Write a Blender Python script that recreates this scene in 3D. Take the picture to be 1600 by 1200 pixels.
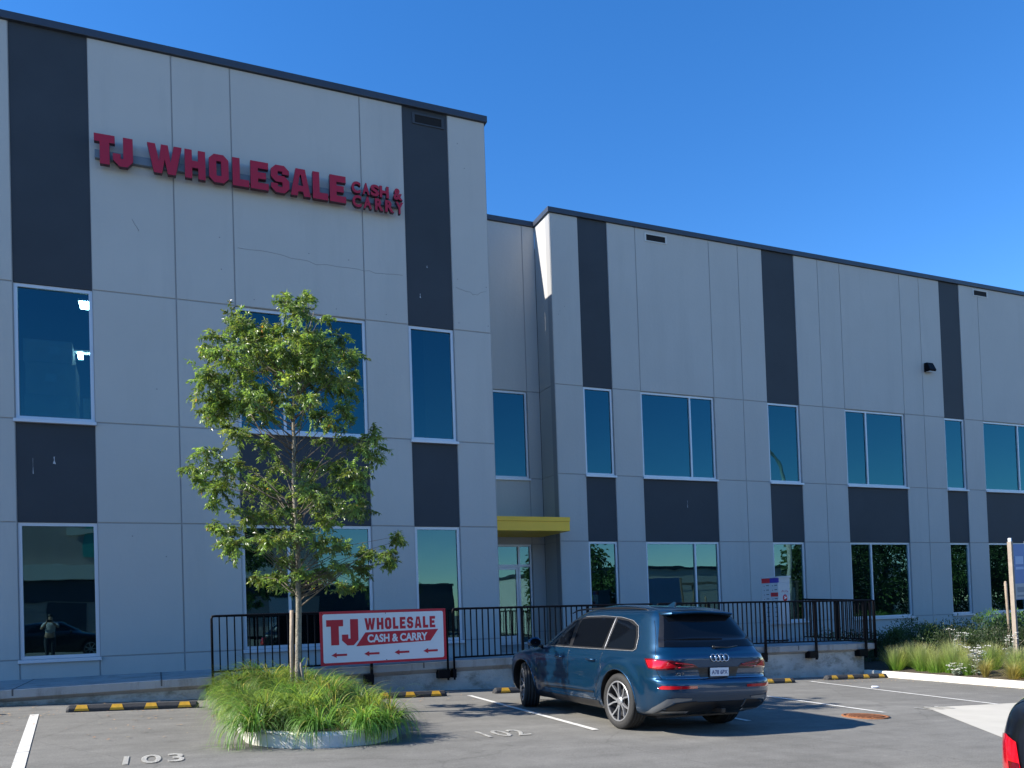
import bpy, bmesh, math, random
from mathutils import Vector, Matrix
random.seed(7)
for _o in list(bpy.data.objects): bpy.data.objects.remove(_o, do_unlink=True)
scene = bpy.context.scene
COL = scene.collection
R = math.radians

# ------------------------------------------------------------------ camera
cam_d = bpy.data.cameras.new('camera'); cam = bpy.data.objects.new('camera', cam_d); COL.objects.link(cam)
fw = Vector((0.37987739, 0.92476143, 0.02257113)); rt = Vector((0.92477959, -0.37908326, -0.03284187)); up = Vector((0.02181456, -0.0333492, 0.99920566))
m = Matrix((rt, up, -fw)).transposed().to_4x4(); m.translation = Vector((0, 0, 1.587)); cam.matrix_world = m
cam_d.sensor_fit = 'HORIZONTAL'; cam_d.sensor_width = 36; cam_d.lens = 1260.57*36/1600
cam_d.shift_x = (800-761.89)/1600; cam_d.shift_y = (929.38-600)/1600
cam_d.clip_start = .05; cam_d.clip_end = 3000
scene.camera = cam

# ------------------------------------------------------------------ light
SUN = Vector((-1, .157, .767)).normalized()          # towards the sun
EL = math.asin(SUN.z); AZ = math.atan2(SUN.x, SUN.y)  # clockwise from +Y
world = bpy.data.worlds.new('World'); scene.world = world; world.use_nodes = True
wn = world.node_tree; bg = wn.nodes['Background']
sky = wn.nodes.new('ShaderNodeTexSky'); sky.sky_type = 'NISHITA'; sky.sun_disc = False
sky.sun_elevation = EL; sky.sun_rotation = AZ; sky.air_density = 1.0; sky.dust_density = .0; sky.ozone_density = 4.5
hsv = wn.nodes.new('ShaderNodeHueSaturation'); hsv.inputs['Saturation'].default_value = 1.26; hsv.inputs['Hue'].default_value = .506
wn.links.new(sky.outputs[0], hsv.inputs['Color']); wn.links.new(hsv.outputs[0], bg.inputs[0]); bg.inputs[1].default_value = .122
sl = bpy.data.lights.new('sun', 'SUN'); sl.energy = 4.8; sl.angle = R(.53); sl.color = (1, .945, .86)
so = bpy.data.objects.new('sun', sl); COL.objects.link(so)
so.rotation_euler = (-SUN).to_track_quat('-Z', 'Y').to_euler(); so.location = (-20, 5, 30)
scene.view_settings.view_transform = 'Standard'; scene.view_settings.look = 'None'
scene.view_settings.exposure = 1.05; scene.view_settings.gamma = 1.0
scene.render.engine = 'CYCLES'
scene.cycles.max_bounces = 8; scene.cycles.transparent_max_bounces = 16

# ------------------------------------------------------------------ helpers
def link(o, parent=None):
    COL.objects.link(o)
    if parent: o.parent = parent
    return o
def tag(o, label, cat=None, group=None, kind=None):
    if label: o['label'] = label
    if cat: o['category'] = cat
    if group: o['group'] = group
    if kind: o['kind'] = kind
    return o
def empty(name, loc=(0, 0, 0), rot=(0, 0, 0)):
    o = bpy.data.objects.new(name, None); o.empty_display_size = .2; link(o); o.location = loc; o.rotation_euler = rot
    return o
def thing(name, label, cat, loc=(0, 0, 0), rot=(0, 0, 0), group=None):
    return tag(empty(name, loc, rot), label, cat, group)
def obj(name, bm, mats, parent=None, smooth=False, recalc=True):
    if recalc: bmesh.ops.recalc_face_normals(bm, faces=bm.faces[:])
    me = bpy.data.meshes.new(name); bm.to_mesh(me); bm.free()
    if not isinstance(mats, (list, tuple)): mats = [mats]
    for mt in mats: me.materials.append(mt)
    if smooth: me.polygons.foreach_set('use_smooth', [True]*len(me.polygons))
    return link(bpy.data.objects.new(name, me), parent)
def pyobj(name, verts, faces, mats, parent=None, smooth=False, cols=None):
    me = bpy.data.meshes.new(name); me.from_pydata([tuple(v) for v in verts], [], faces)
    if not isinstance(mats, (list, tuple)): mats = [mats]
    for mt in mats: me.materials.append(mt)
    if smooth: me.polygons.foreach_set('use_smooth', [True]*len(me.polygons))
    if cols is not None:
        ca = me.color_attributes.new('tone', 'FLOAT_COLOR', 'POINT')
        flat = []
        for c in cols: flat += [c[0], c[1], c[2], 1]
        ca.data.foreach_set('color', flat)
    me.update()
    return link(bpy.data.objects.new(name, me), parent)
def box(bm, x0, x1, y0, y1, z0, z1, mi=0, bev=0):
    vs = [bm.verts.new((x, y, z)) for x in (x0, x1) for y in (y0, y1) for z in (z0, z1)]
    fs = [bm.faces.new([vs[i] for i in f]) for f in ((0, 1, 3, 2), (4, 6, 7, 5), (0, 4, 5, 1), (2, 3, 7, 6), (0, 2, 6, 4), (1, 5, 7, 3))]
    for f in fs: f.material_index = mi
    if bev:
        es = list({e for f in fs for e in f.edges})
        bmesh.ops.bevel(bm, geom=es, offset=bev, segments=2, affect='EDGES', profile=.6)
    return fs
def boxo(name, x0, x1, y0, y1, z0, z1, mat, parent=None, bev=0):
    bm = bmesh.new(); box(bm, x0, x1, y0, y1, z0, z1, 0, bev); return obj(name, bm, mat, parent)
def tube(bm, pts, rad, n=6, cap=True, mi=0):
    pts = [Vector(p) for p in pts]; k = len(pts)
    rads = rad if isinstance(rad, (list, tuple)) else [rad]*k
    rings = []; prev = None
    for i in range(k):
        t = (pts[min(i+1, k-1)]-pts[max(i-1, 0)]).normalized()
        if prev is None:
            a = Vector((0, 0, 1)) if abs(t.z) < .9 else Vector((1, 0, 0)); u = t.cross(a).normalized()
        else:
            u = (prev - t*prev.dot(t)); u = u.normalized() if u.length > 1e-6 else t.orthogonal().normalized()
        prev = u; v = t.cross(u)
        rings.append([bm.verts.new(pts[i]+(u*math.cos(2*math.pi*j/n)+v*math.sin(2*math.pi*j/n))*rads[i]) for j in range(n)])
    for i in range(k-1):
        for j in range(n):
            f = bm.faces.new((rings[i][j], rings[i][(j+1) % n], rings[i+1][(j+1) % n], rings[i+1][j])); f.material_index = mi; f.smooth = True
    if cap:
        for r_ in (rings[0], rings[-1]):
            f = bm.faces.new(r_); f.material_index = mi
def lathe(bm, prof, n=48, axis='x', c=(0, 0, 0), mi=0, closed=False):
    """prof = [(r, a)] around the given axis"""
    rings = []
    for r_, a in prof:
        ring = []
        for j in range(n):
            t = 2*math.pi*j/n; p = (a, r_*math.cos(t), r_*math.sin(t)) if axis == 'x' else (r_*math.cos(t), r_*math.sin(t), a)
            ring.append(bm.verts.new((p[0]+c[0], p[1]+c[1], p[2]+c[2])))
        rings.append(ring)
    m_ = len(rings)
    for i in range(m_ if closed else m_-1):
        A = rings[i]; B = rings[(i+1) % m_]
        for j in range(n):
            f = bm.faces.new((A[j], A[(j+1) % n], B[(j+1) % n], B[j])); f.material_index = mi; f.smooth = True
    return rings
def curve_mesh(name, loops, mat, parent=None, extrude=.01, bevel=0.0, offset=0.0, M=None, res=4):
    """flat filled outline (holes by even-odd) given a thickness; outline lies in local XY"""
    cu = bpy.data.curves.new(name, 'CURVE'); cu.dimensions = '2D'; cu.fill_mode = 'BOTH'
    for lp in loops:
        sp = cu.splines.new('POLY'); sp.points.add(len(lp)-1); sp.use_cyclic_u = True
        for i, p in enumerate(lp): sp.points[i].co = (p[0], p[1], 0, 1)
    cu.extrude = extrude; cu.bevel_depth = bevel; cu.offset = offset
    return conv(cu, name, mat, parent, M)
def conv(cu, name, mat, parent, M=None):
    t = bpy.data.objects.new(name+'_tmp', cu); COL.objects.link(t)
    dg = bpy.context.evaluated_depsgraph_get(); dg.update()
    me = bpy.data.meshes.new_from_object(t.evaluated_get(dg)); bpy.data.objects.remove(t, do_unlink=True)
    me.name = name; me.materials.clear(); me.materials.append(mat)
    if M is not None: me.transform(M)
    return link(bpy.data.objects.new(name, me), parent)
def text_mesh(name, s, mat, parent=None, x0=0, x1=1, z0=0, z1=1, extrude=.004, offset=.0, M=None, spacing=1.0):
    """text stretched to fill x0..x1, z0..z1 in local XY, then mapped by M"""
    cu = bpy.data.curves.new(name, 'FONT'); cu.body = s; cu.size = 1; cu.extrude = 0.02; cu.offset = offset; cu.space_character = spacing
    cu.resolution_u = 4
    t = bpy.data.objects.new(name+'_tmp', cu); COL.objects.link(t)
    dg = bpy.context.evaluated_depsgraph_get(); dg.update()
    me = bpy.data.meshes.new_from_object(t.evaluated_get(dg)); bpy.data.objects.remove(t, do_unlink=True)
    xs = [v.co.x for v in me.vertices]; ys = [v.co.y for v in me.vertices]
    ax, bx, ay, by = min(xs), max(xs), min(ys), max(ys)
    for v in me.vertices:
        v.co.x = x0+(v.co.x-ax)/(bx-ax)*(x1-x0); v.co.y = z0+(v.co.y-ay)/(by-ay)*(z1-z0); v.co.z *= extrude/.02
    if M is not None: me.transform(M)
    me.name = name; me.materials.clear(); me.materials.append(mat)
    return link(bpy.data.objects.new(name, me), parent)
def XZ(y, flip=False):
    """local XY -> world XZ plane at depth y, facing -Y (local +z -> -Y)"""
    return Matrix(((1, 0, 0, 0), (0, 0, -1, y), (0, 1, 0, 0), (0, 0, 0, 1)))

# ------------------------------------------------------------------ materials
def nt(mt): return mt.node_tree.nodes, mt.node_tree.links
def pm(name, col, rough=.6, metal=0, var=0.0, scale=3.0, bump=0.0, bscale=60.0, spec=.5, coat=0.0, dirt=None):
    mt = bpy.data.materials.new(name); mt.use_nodes = True; N, L = nt(mt); b = N['Principled BSDF']
    b.inputs['Base Color'].default_value = (*col, 1); b.inputs['Roughness'].default_value = rough; b.inputs['Metallic'].default_value = metal
    b.inputs['Specular IOR Level'].default_value = spec; b.inputs['Coat Weight'].default_value = coat; b.inputs['Coat Roughness'].default_value = .03
    tc = N.new('ShaderNodeTexCoord')
    if var or dirt:
        n1 = N.new('ShaderNodeTexNoise'); n1.inputs['Scale'].default_value = scale; n1.inputs['Detail'].default_value = 6; n1.inputs['Roughness'].default_value = .62
        L.new(tc.outputs['Object'], n1.inputs['Vector'])
        mr = N.new('ShaderNodeMapRange'); mr.inputs[1].default_value = .3; mr.inputs[2].default_value = .7; mr.inputs[3].default_value = 1-var; mr.inputs[4].default_value = 1+var
        L.new(n1.outputs[0], mr.inputs[0])
        mx = N.new('ShaderNodeMix'); mx.data_type = 'RGBA'; mx.blend_type = 'MULTIPLY'; mx.inputs[0].default_value = 1
        mx.inputs[6].default_value = (*col, 1); L.new(mr.outputs[0], mx.inputs[7]); L.new(mx.outputs[2], b.inputs['Base Color'])
        if dirt:
            dcol, dth, dsc = dirt
            n3 = N.new('ShaderNodeTexNoise'); n3.inputs['Scale'].default_value = dsc[0]; n3.inputs['Detail'].default_value = 8; n3.inputs['Roughness'].default_value = .7
            mp = N.new('ShaderNodeMapping'); mp.inputs['Scale'].default_value = dsc[1]; L.new(tc.outputs['Object'], mp.inputs[0]); L.new(mp.outputs[0], n3.inputs['Vector'])
            mr2 = N.new('ShaderNodeMapRange'); mr2.inputs[1].default_value = dth; mr2.inputs[2].default_value = dth+.18; L.new(n3.outputs[0], mr2.inputs[0])
            mx2 = N.new('ShaderNodeMix'); mx2.data_type = 'RGBA'; L.new(mr2.outputs[0], mx2.inputs[0]); L.new(mx.outputs[2], mx2.inputs[6]); mx2.inputs[7].default_value = (*dcol, 1)
            L.new(mx2.outputs[2], b.inputs['Base Color'])
    if bump:
        n2 = N.new('ShaderNodeTexNoise'); n2.inputs['Scale'].default_value = bscale; n2.inputs['Detail'].default_value = 5; L.new(tc.outputs['Object'], n2.inputs['Vector'])
        bp = N.new('ShaderNodeBump'); bp.inputs['Strength'].default_value = bump; bp.inputs['Distance'].default_value = .02; L.new(n2.outputs[0], bp.inputs['Height']); L.new(bp.outputs[0], b.inputs['Normal'])
    return mt
M_WALL = pm('painted_concrete', (.425, .418, .400), .75, var=.035, scale=.5, bump=.15, bscale=14, dirt=((.402, .396, .38), .50, (1.1, (1.4, 1, .2))))
M_GROOVE = pm('joint_sealant', (.30, .30, .30), .8)
M_DARK = pm('charcoal_paint', (.027, .033, .042), .7, var=.12, scale=.8, bump=.08, bscale=20)
M_COPING = pm('navy_flashing', (.045, .055, .075), .45, metal=.3, var=.08, scale=1.5)
M_ALU = pm('window_aluminium', (.56, .58, .62), .4, metal=.25)
M_BLACK = pm('black_powder_coat', (.004, .004, .006), .5, spec=.12)
M_DECK = pm('deck_concrete', (.34, .335, .32), .85, var=.14, scale=1.6, bump=.3, bscale=45, dirt=((.20, .19, .17), .49, (2.4, (1, 1, .3))))
M_WALLC = pm('cast_concrete', (.44, .43, .39), .88, var=.22, scale=1.6, bump=.5, bscale=30, dirt=((.20, .195, .16), .47, (3.2, (.6, 1, 1.1))))
M_KERB = pm('kerb_concrete', (.62, .59, .51), .85, var=.10, scale=3, bump=.3, bscale=40, dirt=((.38, .34, .27), .62, (3, (1, 1, 1))))
M_SOIL = pm('planting_soil', (.06, .045, .03), .95, var=.3, scale=9, bump=.7, bscale=30)
M_YELLOW = pm('yellow_canopy_metal', (.98, .54, .03), .45, var=.04, scale=2)
M_RED = pm('sign_red', (.36, .004, .022), .35, var=.03, scale=4)
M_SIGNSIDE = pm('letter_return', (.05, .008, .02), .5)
M_RACE = pm('raceway_grey', (.13, .16, .20), .5)
M_WHITE = pm('sign_white', (.72, .73, .75), .4, var=.02, scale=3)
M_BRED = pm('banner_red', (.50, .012, .028), .45)
M_PLASTIC = pm('recycled_rubber', (.035, .034, .034), .8, var=.25, scale=12, bump=.4, bscale=80)
M_STOPY = pm('reflective_yellow', (.62, .33, .02), .5, var=.2, scale=25)
M_BARK = pm('pale_bark', (.23, .20, .15), .9, var=.45, scale=16, bump=.9, bscale=45, dirt=((.09, .08, .065), .56, (9, (1, 1, 2.5))))
M_TWIG = pm('twig_bark', (.13, .105, .08), .9, var=.2, scale=14)
M_WOOD = pm('weathered_wood', (.34, .27, .20), .85, var=.2, scale=9, bump=.4, bscale=40)
M_TYRE = pm('tyre_rubber', (.020, .019, .018), .75, var=.2, scale=10, bump=.3, bscale=60)
M_RIM = pm('machined_alloy', (.50, .50, .51), .38, metal=.8)
M_RIMDARK = pm('dark_rim', (.03, .03, .033), .45, metal=.4)
M_CHROME = pm('satin_chrome', (.62, .63, .65), .2, metal=1)
M_SATIN = pm('satin_window_trim', (.42, .42, .43), .5, metal=.6)
M_TRIM = pm('black_trim', (.012, .012, .013), .35)
M_GREYTRIM = pm('satin_silver_trim', (.22, .23, .24), .42, metal=.5)
M_LAMP = pm('tail_lamp_red', (.50, .004, .012), .12, coat=1)
M_LAMPD = pm('tail_lamp_dark_red', (.10, .002, .006), .12, coat=1)
M_WLIGHT = pm('lamp_lens', (.6, .62, .65), .15, coat=1)
M_RUST = pm('rusty_iron', (.25, .095, .035), .9, var=.35, scale=18, bump=.6, bscale=70)
def lit(name, col, s):
    mt = bpy.data.materials.new(name); mt.use_nodes = True; N, L = nt(mt); b = N['Principled BSDF']
    b.inputs['Base Color'].default_value = (.8, .8, .8, 1); b.inputs['Emission Color'].default_value = (*col, 1); b.inputs['Emission Strength'].default_value = s
    return mt
def carpaint(name, col, flake, cr=.03):
    mt = bpy.data.materials.new(name); mt.use_nodes = True; N, L = nt(mt); b = N['Principled BSDF']
    b.inputs['Roughness'].default_value = .34; b.inputs['Metallic'].default_value = .55
    b.inputs['Coat Weight'].default_value = 1; b.inputs['Coat Roughness'].default_value = cr
    lw = N.new('ShaderNodeLayerWeight'); lw.inputs[0].default_value = .35
    mx = N.new('ShaderNodeMix'); mx.data_type = 'RGBA'; mx.inputs[6].default_value = (*flake, 1); mx.inputs[7].default_value = (*col, 1)
    L.new(lw.outputs['Facing'], mx.inputs[0]); L.new(mx.outputs[2], b.inputs['Base Color'])
    return mt
M_BLUECAR = carpaint('deep_blue_car_paint', (.001, .012, .036), (.001, .044, .105))
M_BLACKCAR = carpaint('black_car_paint', (.004, .005, .008), (.008, .009, .014))
def glass(name, tint, refl, base, tcol):
    mt = bpy.data.materials.new(name); mt.use_nodes = True; N, L = nt(mt); N.remove(N['Principled BSDF']); out = N['Material Output']
    tr = N.new('ShaderNodeBsdfTransparent'); tr.inputs[0].default_value = (*tcol, 1)
    gl = N.new('ShaderNodeBsdfGlossy'); gl.inputs['Roughness'].default_value = .0; gl.inputs['Color'].default_value = (*tint, 1)
    df = N.new('ShaderNodeBsdfDiffuse'); df.inputs[0].default_value = (*base, 1)
    m0 = N.new('ShaderNodeMixShader'); m0.inputs[0].default_value = .35; L.new(tr.outputs[0], m0.inputs[1]); L.new(df.outputs[0], m0.inputs[2])
    fr = N.new('ShaderNodeFresnel'); fr.inputs[0].default_value = 1.5
    ad = N.new('ShaderNodeMath'); ad.operation = 'ADD'; ad.use_clamp = True; L.new(fr.outputs[0], ad.inputs[0]); ad.inputs[1].default_value = refl
    # slight waviness of float glass
    tc = N.new('ShaderNodeTexCoord'); nz = N.new('ShaderNodeTexNoise'); nz.inputs['Scale'].default_value = .7; L.new(tc.outputs['Object'], nz.inputs['Vector'])
    bp = N.new('ShaderNodeBump'); bp.inputs['Strength'].default_value = .06; bp.inputs['Distance'].default_value = .05; L.new(nz.outputs[0], bp.inputs['Height']); L.new(bp.outputs[0], gl.inputs['Normal'])
    m1 = N.new('ShaderNodeMixShader'); L.new(ad.outputs[0], m1.inputs[0]); L.new(m0.outputs[0], m1.inputs[1]); L.new(gl.outputs[0], m1.inputs[2]); L.new(m1.outputs[0], out.inputs[0])
    return mt
M_GLASS = glass('tinted_window_glass', (.24, .46, .50), .20, (.003, .012, .015), (.30, .48, .52))
M_GLASSW = glass('upper_window_glass', (.12, .40, .47), .17, (.002, .010, .022), (.30, .50, .62))
M_CARGLASS = pm('privacy_car_glass', (.003, .004, .006), .04, coat=0, spec=.32)
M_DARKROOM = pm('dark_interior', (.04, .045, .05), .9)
M_CARTON = pm('wrapped_carton', (.65, .62, .56), .5, var=.15, scale=6)
M_PAPER = pm('paper_label', (.8, .8, .8), .6)
def leafmat(name, base, trans, hue=.05, val=.5, wt=.4, rough=.5):
    mt = bpy.data.materials.new(name); mt.use_nodes = True; N, L = nt(mt); N.remove(N['Principled BSDF']); out = N['Material Output']
    at = N.new('ShaderNodeAttribute'); at.attribute_name = 'tone'
    mul = N.new('ShaderNodeMix'); mul.data_type = 'RGBA'; mul.blend_type = 'MULTIPLY'; mul.inputs[0].default_value = 1; mul.inputs[6].default_value = (*base, 1); L.new(at.outputs['Color'], mul.inputs[7])
    mul2 = N.new('ShaderNodeMix'); mul2.data_type = 'RGBA'; mul2.blend_type = 'MULTIPLY'; mul2.inputs[0].default_value = 1; mul2.inputs[6].default_value = (*trans, 1); L.new(at.outputs['Color'], mul2.inputs[7])
    pb = N.new('ShaderNodeBsdfPrincipled'); pb.inputs['Roughness'].default_value = rough; pb.inputs['Specular IOR Level'].default_value = .5; L.new(mul.outputs[2], pb.inputs['Base Color'])
    tl = N.new('ShaderNodeBsdfTranslucent'); L.new(mul2.outputs[2], tl.inputs[0])
    mx = N.new('ShaderNodeMixShader'); mx.inputs[0].default_value = wt; L.new(pb.outputs[0], mx.inputs[1]); L.new(tl.outputs[0], mx.inputs[2]); L.new(mx.outputs[0], out.inputs[0])
    return mt
M_LEAF = leafmat('tree_leaf', (.145, .215, .060), (.30, .45, .06), wt=.38, rough=.34)
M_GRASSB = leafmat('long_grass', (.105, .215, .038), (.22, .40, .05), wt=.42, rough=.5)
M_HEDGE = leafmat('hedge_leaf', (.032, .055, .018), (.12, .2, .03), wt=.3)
M_FARLEAF = leafmat('far_leaf', (.06, .11, .025), (.14, .24, .03), wt=.3)

# ------------------------------------------------------------------ ground
def gz(x, y):
    return .31-.033*max(-8, min(24, x))+.008*(max(-12, min(14.45, y))-14.45)
def asphalt():
    mt = bpy.data.materials.new('worn_asphalt'); mt.use_nodes = True; N, L = nt(mt); b = N['Principled BSDF']; b.inputs['Roughness'].default_value = .92; b.inputs['Specular IOR Level'].default_value = .25
    tc = N.new('ShaderNodeTexCoord')
    def noise(sc, det=6, ro=.6, vec=None):
        n = N.new('ShaderNodeTexNoise'); n.inputs['Scale'].default_value = sc; n.inputs['Detail'].default_value = det; n.inputs['Roughness'].default_value = ro
        L.new(vec if vec else tc.outputs['Object'], n.inputs['Vector']); return n
    a = noise(.35, 7, .65); c = noise(3.5, 8, .7); g = noise(75, 4, .7)
    mp = N.new('ShaderNodeMapping'); mp.inputs['Scale'].default_value = (.5, 2.6, 1); mp.inputs['Rotation'].default_value = (0, 0, R(-20)); L.new(tc.outputs['Object'], mp.inputs[0]); s = noise(1.1, 6, .62, mp.outputs[0])
    rmp = N.new('ShaderNodeValToRGB'); L.new(a.outputs[0], rmp.inputs[0]); rmp.color_ramp.elements[0].position = .3; rmp.color_ramp.elements[1].position = .72
    rmp.color_ramp.elements[0].color = (.142, .136, .120, 1); rmp.color_ramp.elements[1].color = (.200, .192, .170, 1)
    cur = rmp.outputs[0]
    for n, lo, hi in ((c, .88, 1.12), (s, .86, 1.13), (g, .68, 1.32)):
        mr = N.new('ShaderNodeMapRange'); mr.inputs[1].default_value = .3; mr.inputs[2].default_value = .7; mr.inputs[3].default_value = lo; mr.inputs[4].default_value = hi; L.new(n.outputs[0], mr.inputs[0])
        mx = N.new('ShaderNodeMix'); mx.data_type = 'RGBA'; mx.blend_type = 'MULTIPLY'; mx.inputs[0].default_value = 1; L.new(cur, mx.inputs[6]); L.new(mr.outputs[0], mx.inputs[7]); cur = mx.outputs[2]
    sp = noise(.9, 3, .5); mr = N.new('ShaderNodeMapRange'); mr.inputs[1].default_value = .60; mr.inputs[2].default_value = .72; mr.inputs[3].default_value = 1; mr.inputs[4].default_value = .84; L.new(sp.outputs[0], mr.inputs[0])
    vo = N.new('ShaderNodeTexVoronoi'); vo.feature = 'DISTANCE_TO_EDGE'; vo.inputs['Scale'].default_value = .42; wv = noise(2.2, 5, .6); ad = N.new('ShaderNodeMix'); ad.data_type = 'VECTOR'; ad.inputs[0].default_value = .18; L.new(tc.outputs['Object'], ad.inputs[4]); L.new(wv.outputs[1], ad.inputs[5]); L.new(ad.outputs[1], vo.inputs['Vector'])
    mk_ = N.new('ShaderNodeMapRange'); mk_.inputs[1].default_value = 0; mk_.inputs[2].default_value = .006; mk_.inputs[3].default_value = .82; mk_.inputs[4].default_value = 1; L.new(vo.outputs[0], mk_.inputs[0])
    for q in (mr, mk_):
        mx = N.new('ShaderNodeMix'); mx.data_type = 'RGBA'; mx.blend_type = 'MULTIPLY'; mx.inputs[0].default_value = 1; L.new(cur, mx.inputs[6]); L.new(q.outputs[0], mx.inputs[7]); cur = mx.outputs[2]
    L.new(cur, b.inputs['Base Color'])
    bp = N.new('ShaderNodeBump'); bp.inputs['Strength'].default_value = .55; bp.inputs['Distance'].default_value = .008; L.new(g.outputs[0], bp.inputs['Height']); L.new(bp.outputs[0], b.inputs['Normal'])
    return mt
M_ASPH = asphalt()
def strip_sheet(name, xs, ys, mat, dz=0):
    vs = [(x, y, gz(x, y)+dz) for x in xs for y in ys]; n = len(ys)
    fs = [(i*n+j, (i+1)*n+j, (i+1)*n+j+1, i*n+j+1) for i in range(len(xs)-1) for j in range(n-1)]
    return pyobj(name, vs, fs, mat)
g = strip_sheet('asphalt', [-600, -60, -8, 24, 90, 600], [-600, -60, -12, 14.45, 40, 600], M_ASPH); g['kind'] = 'structure'
M_PAINT = pm('worn_road_paint', (.66, .64, .58), .7, var=.10, scale=14, dirt=((.28, .27, .25), .52, (7, (1, 1, 1))))
def poly_on_ground(name, pts, mat, dz=.004, parent=None):
    return pyobj(name, [(x, y, gz(x, y)+dz) for x, y in pts], [tuple(range(len(pts)))], mat, parent)
def line(x0, y0, x1, y1, label, w=.1):
    v = Vector((x1-x0, y1-y0)).normalized(); n = Vector((-v.y, v.x))*w/2
    o = poly_on_ground('painted_line', [(x0+n.x, y0+n.y), (x0-n.x, y0-n.y), (x1-n.x, y1-n.y), (x1+n.x, y1+n.y)], M_PAINT, dz=.008)
    return tag(o, label, kind='structure')
line(-1.635, 13.09, -1.15, 7.9, 'white stall line at the left, beside the kerbside walkway', .11)
line(5.09, 13.41, 4.97, 8.74, 'white stall line between number 102 and the blue car', .09)
line(7.50, 13.4, 7.304, 8.72, 'white stall line on the far side of the blue car', .09)
line(9.99, 13.4, 9.788, 8.735, 'white stall line left of the rusty manhole cover', .09)
line(13.08, 13.6, 12.408, 8.887, 'white stall line nearest the planter kerb', .09)
line(15.2, 9.6, 15.0, 5.0, 'white stall line running off the right edge', .09)
M_PAD = pm('pale_concrete_pad', (.47, .44, .37), .9, var=.07, scale=1.2, bump=.3, bscale=60, dirt=((.38, .355, .30), .58, (1.5, (.5, 3, 1))))
pad = poly_on_ground('concrete_pad', [(10.94, 8.99), (14.9, 8.88), (14.9, 2.0), (5.7, 2.0)], M_PAD, .004); tag(pad, None, kind='structure')
def number(s, x0, x1, y0, y1, label):
    Mg = Matrix.Identity(4)
    o = text_mesh('painted_number', s, M_PAINT, None, x0, x1, y0, y1, extrude=.0, offset=.012, M=Mg, spacing=1.15)
    for v in o.data.vertices: v.co.z = gz(v.co.x, v.co.y)+.0085
    tag(o, label, kind='structure')
number('102', 3.52, 4.08, 8.66, 9.14, 'white stencilled stall number 102')
number('103', -.33, .22, 8.34, 8.83, 'white stencilled stall number 103')
number('100', 10.72, 11.28, 8.72, 9.05, 'white stencilled stall number 100')
# manhole
def manhole():
    t = thing('manhole_cover', 'round rusty iron drain cover set in the asphalt right of the blue car', 'manhole', (9.17, 8.52, gz(9.17, 8.52)+.004), (0, R(1.9), 0))
    bm = bmesh.new(); lathe(bm, [(.27, -.02), (.27, .012), (.31, .012), (.31, -.02)], 40, 'z'); obj('frame', bm, M_RUST, t)
    bm = bmesh.new(); box(bm, -.001, .001, -.001, .001, -.02, -.019)
    rr = lathe(bm, [(.26, -.01), (.26, .004), (.001, .004)], 40, 'z')
    for i in range(-4, 5):
        w = math.sqrt(.23**2-(i*.052)**2); box(bm, -w, w, i*.052-.013, i*.052+.013, .004, .014)
    obj('grate', bm, M_RUST, t)
manhole()
# plastic bottle
bm = bmesh.new(); tube(bm, [(0, 0, .032), (.02, 0, .032), (.12, 0, .032), (.17, 0, .032), (.2, 0, .032), (.215, 0, .032)], [.02, .032, .03, .032, .013, .013], 12)
o = obj('plastic_bottle', bm, pm('clear_plastic', (.75, .78, .85), .2, coat=.5), smooth=True); o.scale = (.7, .7, .7); o.location = (13.0, 11.9, gz(13, 11.9)); o.rotation_euler = (0, R(1.9), R(-25))
tag(o, 'crushed clear plastic bottle lying on the asphalt by a stall line', 'bottle')
# litter leaves
random.seed(3)
vs, fs, cs = [], [], []
for i in range(420):
    if i < 260: x = random.choice([random.uniform(2.7, 5), random.uniform(13, 15.6), random.uniform(15.2, 15.65)]); y = random.uniform(12.6, 14.3) if x < 15.2 else random.uniform(8, 14)
    else: x = random.uniform(-2.5, .9)+random.random()*.3; y = random.uniform(10, 14) if random.random() < .6 else random.uniform(12.8, 14.3)
    s = random.uniform(.008, .022); a = random.uniform(0, 6.28); n = len(vs); z = gz(x, y)+.012
    for k in range(4): vs.append((x+s*math.cos(a+k*1.57)*(1.6 if k % 2 else 1), y+s*math.sin(a+k*1.57), z+random.uniform(0, .008)))
    fs.append((n, n+1, n+2, n+3)); c = random.choice([(.35, .2, .1), (.5, .32, .15), (.3, .25, .15)]); cs += [c]*4
M_LITTER = leafmat('dry_litter', (1, .9, .8), (.5, .4, .3), wt=.1)
o = pyobj('fallen_leaf_litter', vs, fs, M_LITTER, cols=cs); o['kind'] = 'stuff'; o['label'] = 'dry brown leaf litter scattered along the wheel stops'; o['category'] = 'leaf litter'

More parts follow.
